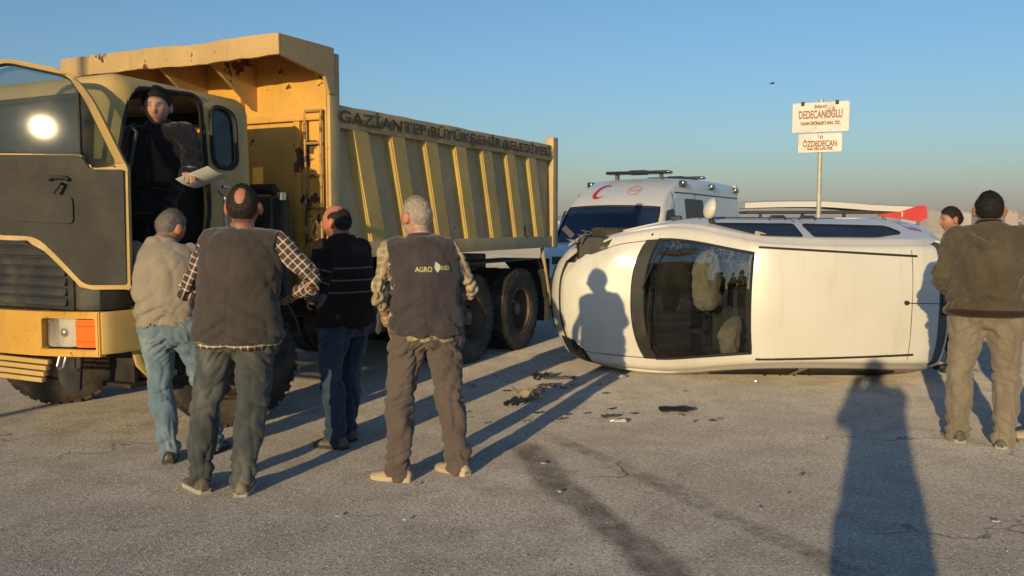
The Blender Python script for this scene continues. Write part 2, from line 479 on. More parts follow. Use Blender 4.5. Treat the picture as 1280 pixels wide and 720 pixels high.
# chassis
for sg in (-1, 1):
    bm = NB(); box(bm, -7.1, -.35, sg * .42 - .045, sg * .42 + .045, .74, 1.0, .01); bobj('chassis_rail', bm, DARKM, T)
for x in (-1.5, -5.11, -6.36):
    bm = NB(); tube(bm, [(x, -.95, .52), (x, .95, .52)], .075, 10); ellipsoid(bm, (x, 0, .52), (.2, .2, .2)); bobj('axle', bm, DARKM, T)
bm = NB(); tube(bm, [(-3.5, -.9, .72), (-3.5, .9, .72)], .09, 10); bobj('cross_member', bm, DARKM, T)
bm = NB(); box(bm, -7.1, -6.98, -1.1, 1.1, .62, .74, .02); bobj('cross_member', bm, DARKM, T)
bm = NB(); box(bm, -4.1, -3.0, .62, 1.14, .52, 1.08, .08, 3); bobj('fuel_tank', bm, DARKM, T)
bm = NB(); box(bm, -4.3, -3.2, -1.12, -.62, .55, 1.05, .08, 3); bobj('battery_box', bm, DARKM, T)
bm = NB(); box(bm, -6.9, -2.2, -.4, .4, 1.0, 1.2, .02); box(bm, -4.6, -4.2, -.9, .9, 1.02, 1.3, .02); bobj('tipping_subframe', bm, DARKM, T)
# wheels
for sg in (-1, 1):
    wheel('wheel', T, -1.5, sg * 1.0, .52, .30, radians(-30), outer=sg)
    wheel('wheel', T, -5.11, sg * 1.07, .515, .29, 0, True, sg)
    wheel('wheel', T, -6.36, sg * 1.07, .515, .29, 0, True, sg)
# mudguards, flap
for sg in (-1, 1):
    bm = NB()
    pr = [(-7.05, .62), (-6.98, 1.0), (-6.75, 1.14), (-4.85, 1.14), (-4.55, .9)]
    for a, b in zip(pr, pr[1:]):
        v = [bm.verts.new((p[0], sg * y, p[1])) for p in (a, b) for y in (.72, 1.24)]
        bm.faces.new((v[0], v[1], v[3], v[2]))
    me = bpy.data.meshes.new('m'); bm.to_mesh(me); bm.free()
    mobj('mudguard', evalmesh(me, [('SOLIDIFY', dict(thickness=.015))]), DARKM, T)
    bm = NB(); box(bm, -7.12, -7.09, sg * .98 - .27, sg * .98 + .27, .30, 1.14); bobj('mud_flap', bm, RUBBER, T)
    bm = NB(); tube(bm, [(-6.9, sg * 1.24, 1.28), (-7.16, sg * 1.24, .55)], .025, 8); box(bm, -7.19, -7.13, sg * .9, sg * 1.25, .5, .62, .01); bobj('underrun_strut', bm, YSIDE, T)
# tipper body
XF, XR, YB, ZT, ZB = -2.46, -7.26, 1.28, 2.645, 1.31
bm = NB(); box(bm, XR, XF, -YB + .05, YB - .05, ZB + .02, ZB + .09); bobj('body_floor', bm, YSIDE, T)
for sg in (-1, 1):
    bm = NB(); box(bm, XR + .02, XF - .02, sg * (YB - .09) - .02, sg * (YB - .09) + .02, ZB + .06, ZT - .05)
    sp = bobj('side_plate', bm, YPLATE, T)
    bm = NB(); box(bm, XR + .06, XF - .03, min(sg * (YB - .10), sg * (YB + .0)), max(sg * (YB - .10), sg * YB), ZT - .20, ZT, .012)
    if sg > 0:   # dents and nicks along the top rail
        bmesh.ops.subdivide_edges(bm, edges=[e for e in bm.edges if abs(e.verts[0].co.x - e.verts[1].co.x) > 1], cuts=60)
        for v in bm.verts: v.co.z += .012 * mn.noise(v.co * 3.1) * (1 if v.co.z > ZT - .1 else .3); v.co.y += .01 * mn.noise(v.co * 2.3)
    bobj('top_rail', bm, YSIDE, T)
    bm = NB(); box(bm, XR + .04, XF - .03, min(sg * (YB - .10), sg * (YB + .005)), max(sg * (YB - .10), sg * (YB + .005)), ZB - .02, ZB + .13, .012); bobj('bottom_rail', bm, YSIDE, T)
    for k in range(7):                    # ribs lean: their feet stand further back than their heads
        top0 = -2.76 - .60 * k; top1 = top0 - .33
        bot0, bot1 = top0 - .27, top1 - .27
        zt, zb = ZT - .20, ZB + .13
        yi, yo = sg * (YB - .075), sg * (YB - .005)
        bm = NB(); q = []
        for z, f, r in ((zb, bot0, bot1), (zt, top0, top1)):
            q.append([bm.verts.new(p) for p in ((f, yi, z), (f - .04, yo, z), (r + .05, yo, z), (r, yi, z))])
        for j in range(3): bm.faces.new((q[0][j], q[0][j + 1], q[1][j + 1], q[1][j]))
        bmesh.ops.bevel(bm, geom=[e for e in bm.edges if abs(e.verts[0].co.z - e.verts[1].co.z) > .5 and abs(e.verts[0].co.y - yo) < .001], offset=.012, segments=2, affect='EDGES')
        bobj('side_rib', bm, YRIB, T)
    bm = NB(); box(bm, XR - .02, XR + .14, min(sg * (YB - .1), sg * (YB + .02)), max(sg * (YB - .1), sg * (YB + .02)), ZB - .02, ZT + .11, .015); bobj('rear_post', bm, YSIDE, T)
    bm = NB(); box(bm, XF - .14, XF, min(sg * (YB - .06), sg * (YB + .01)), max(sg * (YB - .06), sg * (YB + .01)), ZB - .25, 3.08, .012); bobj('front_post', bm, YSIDE, T)
bm = NB(); box(bm, XR, XR + .08, -YB + .1, YB - .1, ZB, ZT - .1, .01)
for k in range(5): box(bm, XR - .05, XR + .01, -1.0 + k * .46, -.9 + k * .46, ZB + .05, ZT - .15, .01)
bobj('tailgate', bm, YSIDE, T)
bm = NB(); box(bm, XF - .05, XF + .012, -YB + .02, YB - .02, .98, 3.10, .006); hb = bobj('headboard', bm, YEL, T)
for y in (-.9, -.3, .3):
    bm = NB(); box(bm, XF + .012, XF + .07, y - .035, y + .035, 1.3, 2.98, .01); bobj('headboard_stiffener', bm, YEL, T)
bm = NB(); box(bm, XF + .012, XF + .06, -YB + .05, YB - .05, 2.50, 2.56, .01); bobj('headboard_stiffener', bm, YEL, T)
bm = NB(); box(bm, XF + .012, XF + .05, .92, .99, 1.0, 2.5, .01); bobj('headboard_stiffener', bm, YEL, T)
# cab guard
GX = XF + .66
bm = NB()
def quad(bm, pts): return bm.faces.new([bm.verts.new(p) for p in pts])
box(bm, XF - .03, GX - .03, -1.30, 1.30, 3.085, 3.105)
bmesh.ops.subdivide_edges(bm, edges=bm.edges[:], cuts=12, use_grid_fill=True)
for v in bm.verts: v.co.z += .015 * mn.noise(v.co * 1.7)
guard = bobj('cab_guard', bm, YCAN, T)
bm = NB(); box(bm, GX - .04, GX, -1.31, 1.31, 2.945, 3.12, .008)
bmesh.ops.subdivide_edges(bm, edges=[e for e in bm.edges if abs(e.verts[0].co.y - e.verts[1].co.y) > 1], cuts=50)
for v in bm.verts:
    v.co.z += .022 * mn.noise(Vector((0, v.co.y * 1.9, v.co.z * .5))) + .01 * mn.noise(v.co * 9); v.co.x += .02 * mn.noise(v.co * 2.1)
bobj('guard_lip', bm, YCAN, guard)
for sg in (-1, 1):
    bm = NB()
    pts = [(GX - .04, 2.945), (GX - .04, 3.115), (XF - .04, 3.115), (XF - .04, 2.72), (XF + .02, 2.72), (XF + .08, 2.86)]
    f1 = [bm.verts.new((x, sg * 1.31, z)) for x, z in pts]; f2 = [bm.verts.new((x, sg * 1.275, z)) for x, z in pts]
    bm.faces.new(f1); bm.faces.new(f2[::-1])
    for i in range(6): bm.faces.new((f1[i], f1[(i + 1) % 6], f2[(i + 1) % 6], f2[i]))
    bobj('guard_side', bm, YCAN, guard)
for y in (-.75, -.15, .45):
    bm = NB()
    pts = [(GX - .05, 3.0), (GX - .05, 3.08), (XF, 3.08), (XF, 2.62), (XF + .05, 2.62)]
    f1 = [bm.verts.new((x, y, z)) for x, z in pts]; f2 = [bm.verts.new((x, y + .03, z)) for x, z in pts]
    bm.faces.new(f1); bm.faces.new(f2[::-1])
    for i in range(5): bm.faces.new((f1[i], f1[(i + 1) % 5], f2[(i + 1) % 5], f2[i]))
    bobj('guard_gusset', bm, YCAN, guard)
# ladder on the headboard
bm = NB()
for y in (1.06, 1.235): tube(bm, [(XF + .01, y, 2.575), (XF + .05, y, 2.58), (XF + .06, y, 2.52), (XF + .06, y, .86), (XF + .01, y, .84)], .013, 8, (0, 1, 0))
tube(bm, [(XF + .05, 1.06, 2.58), (XF + .05, 1.235, 2.58)], .013, 8)
YLAD = painted('ladder_rusty_yellow', (.40, .23, .06), chip=(.50, .56), dustamt=.3, cs=8)
lad = bobj('ladder', bm, YLAD, T)
for k in range(6):
    bm = NB(); z = 2.30 - k * .28; tube(bm, [(XF + .06, 1.06, z), (XF + .06, 1.235, z)], .012, 8, (0, 0, 1)); bobj('rung', bm, YLAD, lad)
# lettering on the top rail
LET = plain('faded_black_lettering', (.085, .07, .05), .8, var=.4, vs=9)
words = [text_mesh(w, .145, .0015, 1.06, 'LEFT', .004) for w in ('GAZİANTEP', 'BÜYÜKŞEHİR', 'BELEDİYESİ')]
ext = [(min(v.co.x for v in m_.vertices), max(v.co.x for v in m_.vertices)) for m_ in words]
TL, wgap = 4.46, .075
kx = (TL - 2 * wgap) / sum(b - a for a, b in ext); cur = -2.57
for m_, (a, b) in zip(words, ext):
    for v in m_.vertices: v.co = Vector((cur - (v.co.x - a) * kx, YB + .024 + v.co.z, ZT - .105 + v.co.y))
    cur -= (b - a) * kx + wgap
    mobj('lettering', m_, LET, T)
# air intake, exhaust and hoses between cab and body
bm = NB(); box(bm, -2.16, -1.92, .86, 1.10, .95, 1.83, .03, 3); bobj('air_cleaner_box', bm, BLACKP, T)
bm = NB(); tube(bm, [(-2.0, 1.14, .9), (-2.0, 1.14, 1.80), (-2.0, 1.14, 1.84)], .028, 10, (0, 1, 0)); ex = bobj('exhaust_pipe', bm, DARKM, T)
bm = NB(); tube(bm, [(-2.0, 1.14, 1.80), (-2.0, 1.14, 1.86)], .036, 12, (0, 1, 0)); bobj('pipe_cap', bm, CHROME, ex)
bm = NB(); tube(bm, [(-2.16, 1.02, 1.75), (-2.16, .9, 1.9), (-2.1, .5, 1.9), (-1.9, .1, 1.5)], .05, 10, (0, 0, 1)); bobj('intake_hose', bm, RUBBER, T)
bm = NB(); box(bm, -1.95, -.5, -.42, .42, .65, 1.15, .05); bobj('engine_block', bm, DARKM, T)
# cab shell
CX0, CX1, CYH, CZ0, CZ1 = -.14, -1.72, 1.15, 1.02, 2.66
def cabbox(dx, dy, dz0, dz1, bev, seg):
    bm = NB(); box(bm, CX1 + dx, CX0 - dx, -CYH + dy, CYH - dy, CZ0 + dz0, CZ1 - dz1)
    bmesh.ops.bevel(bm, geom=[e for e in bm.edges], offset=bev, segments=seg, profile=.5, affect='EDGES')
    for v in bm.verts:
        t = max(0, (v.co.z - 1.75) / .9)
        v.co.y *= 1 - .045 * t
        f = (v.co.x - CX1) / (CX0 - CX1)
        v.co.x -= .20 * t * f
        b = (v.co.y / CYH) ** 2
        v.co.x -= .15 * b * b * f
        if v.co.z > 2.4: v.co.z -= .05 * max(0, -(v.co.x + .9)) + .04 * b
    me = bpy.data.meshes.new('c'); bmesh.ops.recalc_face_normals(bm, faces=bm.faces[:]); bm.to_mesh(me); bm.free()
    return me
def prism(outline, a, b, ax):
    """closed prism of a 2D outline between a and b along axis ax ('x' or 'y')"""
    bm = plate(outline, [], 1.0, (lambda u, v, w: (u, a + (b - a) * w, v)) if ax == 'y' else (lambda u, v, w: (a + (b - a) * w, u, v)))
    bmesh.ops.recalc_face_normals(bm, faces=bm.faces[:])
    me = bpy.data.meshes.new('c'); bm.to_mesh(me); bm.free()
    return me
def boolean(me, cutters):
    tmp = []
    o = bpy.data.objects.new('tmpb', me); COL.objects.link(o)
    for c in cutters:
        co = bpy.data.objects.new('cut', c); COL.objects.link(co); tmp.append(co)
        m = o.modifiers.new('b', 'BOOLEAN'); m.operation = 'DIFFERENCE'; m.object = co; m.solver = 'EXACT'
    dg = bpy.context.evaluated_depsgraph_get(); dg.update()
    r = bpy.data.meshes.new_from_object(o.evaluated_get(dg))
    bpy.data.objects.remove(o)
    for c in tmp: bpy.data.objects.remove(c)
    return r
door_open = rpoly([(-.37, 1.10), (-.37, 1.80), (-.55, 2.54), (-1.20, 2.56), (-1.22, 1.60), (-1.0, 1.10)], [.05, .1, .14, .12, .2, .1])
oval = rpoly([(-1.27, 2.04), (-1.27, 2.49), (-1.50, 2.46), (-1.50, 2.04)], .10)
wshield = rpoly([(-.98, 1.72), (-.93, 2.46), (.93, 2.46), (.98, 1.72)], .10)
sidewin = rpoly([(-.45, 1.95), (-.60, 2.47), (-1.17, 2.49), (-1.17, 1.95)], .08)
rearwin = rpoly([(-.6, 1.95), (-.6, 2.4), (.6, 2.4), (.6, 1.95)], .08)
shell = boolean(cabbox(0, 0, 0, 0, .13, 5), [cabbox(.06, .06, .08, .06, .10, 4), prism(door_open, .9, 1.4, 'y'), prism(oval, .9, 1.4, 'y'), prism(oval, -1.4, -.9, 'y'), prism(sidewin, -1.4, -.9, 'y'), prism([(-.42, .9), (-.42, 1.3), (-1.10, 1.3), (-1.10, .9)], .62, 1.4, 'y'), prism(wshield, -.75, .2, 'x'), prism(rearwin, -1.9, -1.55, 'x')])
cab = mobj('cab_shell', shell, YCAB, T, sm=32)
def side_y(z): return CYH * (1 - .045 * max(0, (z - 1.75) / .9))
def ring_on_side(loop, off, r, name, mat, par, sg=1):
    bm = NB(); tube(bm, [(u, sg * (side_y(v) + off), v) for u, v in loop], r, 6, (0, 1, 0), closed=True); return bobj(name, bm, mat, par)
ring_on_side(rpoly([(-1.26, 2.03), (-1.26, 2.50), (-1.51, 2.47), (-1.51, 2.03)], .105), .004, .017, 'window_seal', RUBBER, cab)
ring_on_side(door_open, -.02, .016, 'door_seal', RUBBER, cab)
bm = plate(oval, [], .006, lambda u, v, w: (u, side_y(v) - .02 + w, v)); bobj('rear_quarter_window', bm, CABGLASS, cab)
bm = plate(oval, [], .006, lambda u, v, w: (u, -side_y(v) + .02 - w, v)); bobj('rear_quarter_window', bm, CABGLASS, cab)
bm = plate(sidewin, [], .006, lambda u, v, w: (u, -side_y(v) + .02 - w, v)); bobj('side_window', bm, CABGLASS, cab)
def wx(u, v): return CX0 - .20 * max(0, (v - 1.75) / .9) - .15 * (u / CYH) ** 4 - .03
ws = rpoly([(-.99, 1.71), (-.94, 2.47), (.94, 2.47), (.99, 1.71)], .10)
bm = plate(ws, [], .008, lambda u, v, w: (wx(u, v) + w, u, v)); bobj('windscreen', bm, CABGLASS, cab)
bm = NB(); tube(bm, [(wx(u, v) + .03, u, v) for u, v in ws], .018, 6, (1, 0, 0), closed=True); bobj('window_seal', bm, RUBBER, cab)
for y in (-.45, .35):
    bm = NB(); tube(bm, [(wx(y, 1.70) + .05, y, 1.70), (wx(y, 1.75) + .05, y - .1, 1.78), (wx(y, 2.1) + .035, y - .42, 2.12)], .009, 6, (0, 1, 0)); bobj('wiper', bm, RUBBER, cab)
bm = NB(); box(bm, -1.66, -.22, -1.08, .60, 1.03, 1.12, .02); bobj('cab_floor', bm, INTER, cab)
bm = NB(); box(bm, -1.655, -1.635, -1.04, 1.04, 1.14, 1.93, .005); box(bm, -1.655, -1.635, -1.04, 1.04, 2.42, 2.55, .005); bobj('rear_lining', bm, INTER, cab)
bm = NB(); box(bm, -1.55, -.50, -.98, .98, 2.555, 2.575, .005); bobj('roof_lining', bm, INTG, cab)
for y in (-.86, .86):
    bm = NB(); box(bm, -1.65, -1.632, y - .2, y + .2, 1.93, 2.42, .003); bobj('rear_lining', bm, INTER, cab)
bm = NB(); box(bm, -.52, -.25, -1.05, 1.05, 1.35, 1.74, .05, 3); bobj('dashboard', bm, INTER, cab)
bm = NB()
ring = [(-.74 + .11 * sin(a) * .5, .55 + .21 * cos(a), 1.72 + .21 * sin(a) * .8) for a in [2 * pi * k / 24 for k in range(24)]]
tube(bm, ring, .015, 8, (1, 0, .5), closed=True); tube(bm, [(-.72, .55, 1.70), (-.5, .55, 1.5)], .03, 8); tube(bm, [(-.74, .36, 1.71), (-.74, .74, 1.71)], .012, 6, (0, 0, 1)); bobj('steering_wheel', bm, INTER, cab)
for y in (-.55, .5):
    bm = NB(); box(bm, -1.45, -1.0, y - .26, y + .26, 1.28, 1.45, .06, 3); box(bm, -1.58, -1.42, y - .25, y + .25, 1.42, 2.05, .06, 3); bobj('cab_seat', bm, INTG, cab)
bm = NB(); tube(bm, [(-.50, 1.17, 2.25), (-.50, 1.21, 2.22), (-.42, 1.21, 1.9), (-.42, 1.17, 1.87)], .012, 8); bobj('grab_handle', bm, BLACKP, cab)
bm = NB(); tube(bm, [(-1.32, 1.16, 1.88), (-1.30, 1.24, 1.88), (-1.24, 1.24, 1.88)], .012, 8, (0, 0, 1)); tube(bm, [(-1.28, 1.16, 1.15), (-1.28, 1.22, 1.2), (-1.28, 1.22, 1.8), (-1.28, 1.16, 1.85)], .013, 8); bobj('grab_handle', bm, CHROME, cab)
bm = NB(); box(bm, -1.74, -1.60, -1.1, 1.1, .9, 1.06, .02); bobj('cab_rear_mount', bm, DARKM, T)
# front: louvred black panel, corner panels
bm = NB(); box(bm, -.20, -.135, -1.0, 1.0, 1.03, 1.53, .01); fp = bobj('front_panel', bm, BLACKP, T)
for k in range(7):
    bm = NB(); z = 1.06 + k * .066
    vs = box(bm, -.14, -.095, -.95, .95, z, z + .052, .008)
    for v in bm.verts:
        v.co.x += -.02 * (v.co.z - z) / .052 - .05 * (v.co.y / 1.0) ** 2 + .035
    bobj('louvre', bm, BLACKP, fp)
for sg in (-1, 1):
    bm = NB()
    pth = [(-.145, .93), (-.16, 1.05), (-.22, 1.15), (-.34, 1.19), (-.52, 1.19)]
    q = [[bm.verts.new((x, sg * y, z)) for x, y in pth] for z in (1.03, 1.09, 1.10, 1.16, 1.17, 1.24)]
    for a, b in zip(q, q[1:]):
        for i in range(4): bm.faces.new((a[i], a[i + 1], b[i + 1], b[i]))
    for i in (1, 2): 
        for j in range(5): q[i * 2 - 1][j].co.x -= .0; 
    me = bpy.data.meshes.new('m'); bm.to_mesh(me); bm.free()
    mobj('corner_panel', evalmesh(me, [('SOLIDIFY', dict(thickness=.02)), ('BEVEL', dict(width=.006, segments=2, limit_method='ANGLE'))]), BLACKP, T, sm=35)
bm = NB(); box(bm, -.16, -.125, -.98, .98, 1.545, 1.62, .01); bobj('front_panel', bm, YCAB, T)
# bumper
def bumx(y): return .02 - .13 * max(0, (abs(y) - .55) / .65) ** 2 - .02 * (y / 1.2) ** 2
holes = []
for sg in (-1, 1):
    holes.append(rpoly([(sg * .83, .78), (sg * .83, .99), (sg * 1.21, .99), (sg * 1.21, .78)], .02, 3))
out = [(-1.225 + 2.45 * k / 40, .735) for k in range(41)] + [(1.225 - 2.45 * k / 40, 1.03) for k in range(41)]
bm = plate(out, holes, .06, lambda u, v, w: (bumx(u) - w, u, v))
bmesh.ops.bevel(bm, geom=[e for e in bm.edges if e.is_manifold and e.calc_face_angle(0) > 1.0], offset=.006, segments=2, affect='EDGES')
bump = bobj('bumper', bm, YEL, T)
bm = NB(); box(bm, -.16, -.06, -.85, .85, .76, 1.0, .01); bobj('bumper_beam', bm, DARKM, bump)
for sg in (-1, 1):
    bm = NB()
    pth = cr([(bumx(1.24) - .005, 1.237), (-.20, 1.265), (-.30, 1.28), (-.46, 1.285)], 4)
    q = [[bm.verts.new((x, sg * y, z)) for x, y in pth] for z in (.75, .78, 1.0, 1.03)]
    for a, b in zip(q, q[1:]):
        for i in range(len(pth) - 1): bm.faces.new((a[i], a[i + 1], b[i + 1], b[i]))
    me = bpy.data.meshes.new('m'); bmesh.ops.recalc_face_normals(bm, faces=bm.faces[:]); bm.to_mesh(me); bm.free()
    mobj('bumper_end', evalmesh(me, [('SOLIDIFY', dict(thickness=.04, offset=-1)), ('BEVEL', dict(width=.008, segments=2, limit_method='ANGLE'))]), YCAB, bump, sm=35)
    y0, y1 = sorted((sg * .825, sg * 1.215))
    bm = plate([(y0, .785), (y0, .99), (y1, .99), (y1, .785)], [], .02, lambda u, v, w: (bumx(u) - .09 - w, u, v)); bobj('lamp_housing', bm, BLACKP, bump)
    lo = rpoly([(sg * .85, .795), (sg * .85, .978), (sg * 1.05, .978), (sg * 1.05, .795)], .03)
    bm = plate(lo, [], .02, lambda u, v, w: (bumx(u) - .055 - w, u, v)); hl = bobj('headlight', bm, REFL, bump)
    bm = plate(lo, [], .012, lambda u, v, w: (bumx(u) - .035 - w + .012 * (1 - ((u - sg * .95) / .105) ** 2), u, v)); bobj('lens', bm, LENS, hl)
    bm = NB(); ellipsoid(bm, (bumx(.95) - .05, sg * .95, .888), (.015, .03, .03)); bobj('bulb', bm, CHROME, hl)
    to = rpoly([(sg * 1.07, .795), (sg * 1.07, .978), (sg * 1.20, .978), (sg * 1.20, .795)], .015)
    bm = plate(to, [], .04, lambda u, v, w: (bumx(u) - .012 - w, u, v)); tl = bobj('indicator_lamp', bm, AMBER, bump)
    for k in range(3):
        bm = NB(); z = .835 + k * .05; tube(bm, [(bumx(y) - .010, sg * y, z) for y in (1.075, 1.14, 1.195)], .003, 5, (0, 0, 1)); bobj('lens_rib', bm, AMBER, tl)
# lower valance with slats and a dark plate, tow hook
for k in range(4):
    bm = NB(); z = .70 - k * .045; box(bm, -.10 - k * .012, -.06 - k * .012, -.85, .82 - k * .04, z - .032, z, .006); bobj('valance_slat', bm, YCAB, T)
bm = NB()
pl = [(.80, .735), (1.05, .735), (1.02, .50), (.90, .47), (.82, .55)]
for sg in (1, -1):
    bm = NB()
    f1 = [bm.verts.new((-.14, sg * y, z)) for y, z in pl]; f2 = [bm.verts.new((-.16, sg * y, z)) for y, z in pl]
    bm.faces.new(f1); bm.faces.new(f2[::-1])
    for i in range(5): bm.faces.new((f1[i], f1[(i + 1) % 5], f2[(i + 1) % 5], f2[i]))
    bobj('valance_plate', bm, BLACKP, T)
bm = NB(); tube(bm, [(-.02, 1.0, .74), (.0, 1.0, .68), (.01, 1.03, .655), (.0, 1.06, .68), (-.02, 1.06, .74)], .008, 6); bobj('tow_hook', bm, CHROME, T)
# step bracket and front mudguard
bm = NB(); tube(bm, [(-.42, 1.22, .80), (-.45, 1.24, .66), (-.52, 1.25, .58), (-.60, 1.25, .56)], [(.04, .02), (.045, .02), (.04, .02), (.05, .025)], 10, (0, 1, 0)); box(bm, -.74, -.54, 1.02, 1.27, .53, .57, .01); bobj('step_bracket', bm, YCAB, T)
for z, xx, yy in ((.52, -.86, .96), (.80, -.99, .60)):
    bm = NB(); box(bm, xx, xx + .50, yy, 1.24, z - .03, z, .008); box(bm, xx + .40, xx + .43, yy, 1.2, z - .02, 1.05); bobj('cab_step', bm, DARKM, T)
for sg in (-1, 1):
    bm = NB()
    pr = [(-1.5 + .66 * cos(a), .52 + .62 * sin(a)) for a in [radians(35 + 130 * k / 12) for k in range(13)]]
    for a, b in zip(pr, pr[1:]):
        v = [bm.verts.new((p[0], sg * y, p[1])) for p in (a, b) for y in (.78, 1.20)]
        bm.faces.new((v[0], v[1], v[3], v[2]))
    bmesh.ops.remove_doubles(bm, verts=bm.verts[:], dist=.001)
    me = bpy.data.meshes.new('m'); bm.to_mesh(me); bm.free()
    mobj('mudguard', evalmesh(me, [('SOLIDIFY', dict(thickness=.015))]), BLACKP, T, sm=40)
# open driver door: u from hinge to free edge, inner side faces +w
DH = (-.33, 1.225)
DA = radians(-57.0)                 # direction of the open door in truck coordinates
du = Vector((cos(DA), sin(DA), 0)); dw = Vector((-sin(DA), cos(DA), 0)) * 1
def d3(u, v, w, cv=0):
    c = -cv * (1 - ((v - 1.75) / .9) ** 2) + .05 * max(0, (v - 2.0) / .6)
    p = Vector((DH[0], DH[1], v)) + du * (u - .075) + dw * (w + c)
    return p
DOUT = rpoly([(0, 1.17), (.30, 1.17), (.47, 1.36), (.60, 1.49), (.86, 1.50), (.875, 2.61), (.72, 2.655), (.33, 2.585), (.20, 2.42), (.03, 2.03), (0, 1.96)], [.03, .06, .1, .1, .06, .10, .1, .16, .1, .05, .03], 4)
DWIN = rpoly([(.075, 2.01), (.24, 2.40), (.335, 2.55), (.70, 2.625), (.838, 2.585), (.835, 2.055), (.29, 2.055), (.23, 1.965), (.07, 1.965)], [.03, .05, .05, .05, .06, .04, .03, .03, .03], 3)
door = plate(DOUT, [DWIN], .05, lambda u, v, w: d3(u, v, w))
bmesh.ops.bevel(door, geom=[e for e in door.edges if e.is_manifold and e.calc_face_angle(0) > 1.0], offset=.010, segments=2, affect='EDGES')
door = bobj('driver_door', door, YCAB, T); door['label'] = 'open cream yellow driver door with dusty window'
TRIM = rpoly([(.022, 1.20), (.287, 1.20), (.437, 1.375), (.578, 1.522), (.838, 1.53), (.838, 2.045), (.285, 2.045), (.232, 1.955), (.022, 1.955)], [.02, .05, .08, .08, .05, .06, .03, .03, .02], 4)
bm = plate(TRIM, [], .018, lambda u, v, w: d3(u, v, .05 + w)); trim = bobj('inner_trim', bm, plain('door_trim_dark', (.022, .021, .018), .7, var=.45, vs=4, bump=.5, bs=14, dirt=(.055, .048, .032), damt=(.4, .8)), door)
bm = plate(rpoly([(.34, 1.60), (.34, 1.78), (.72, 1.78), (.72, 1.62)], .04), [], .012, lambda u, v, w: d3(u, v, .068 + w)); bobj('door_pocket', bm, MATS['door_trim_dark'], door)
bm = NB(); tube(bm, [d3(u, v, .085) for u, v in ((.36, 1.885), (.38, 1.90), (.46, 1.90), (.48, 1.885))], .013, 8, (0, 0, 1)); bobj('inner_handle', bm, BLACKP, door)
bm = NB(); tube(bm, [d3(.40, 1.86, .07), d3(.40, 1.86, .11), d3(.44, 1.80, .12)], .010, 8); bobj('window_crank', bm, BLACKP, door)
bm = NB(); tube(bm, [d3(u, v, .025) for u, v in DWIN], .013, 6, tuple(dw), closed=True); bobj('window_seal', bm, RUBBER, door)
bm = NB(); tube(bm, [d3(.295, 2.05, .03), d3(.285, 2.48, .03)], .013, 6, tuple(dw)); bobj('quarter_light_post', bm, RUBBER, door)
def dglass(u, v, w): return Vector((DH[0], DH[1], v)) + du * (u - .075) + dw * (.032 + w + GT[0] * (u - .55) + GT[1] * (v - 2.33))
GT = (-.054, -.035)
bm = plate([(.835, 2.05), (.29, 2.05), (.285, 2.50), (.335, 2.55), (.70, 2.62), (.838, 2.58)], [], .005, dglass); bobj('door_window', bm, DOORGLASS, door)
bm = plate([(.295, 2.05), (.23, 1.965), (.09, 1.965), (.075, 2.01), (.24, 2.40), (.29, 2.47)], [], .005, lambda u, v, w: d3(u, v, .025 + w)); bobj('quarter_light', bm, CABGLASS, door)
for z in (1.35, 1.85):
    bm = NB(); box(bm, DH[0] - .06, DH[0] + .03, 1.11, 1.235, z - .05, z + .05, .01); bobj('hinge', bm, YCAB, door)
bm = NB(); tube(bm, [d3(u, 1.20 + .0 * u, -.01) for u in (.05, .28)], .01, 6, (0, 0, 1)); tube(bm, [d3(u, v, -.02) for u, v in ((.68, 1.86), (.80, 1.86))], .014, 8, (0, 0, 1)); bobj('outer_handle', bm, BLACKP, door)

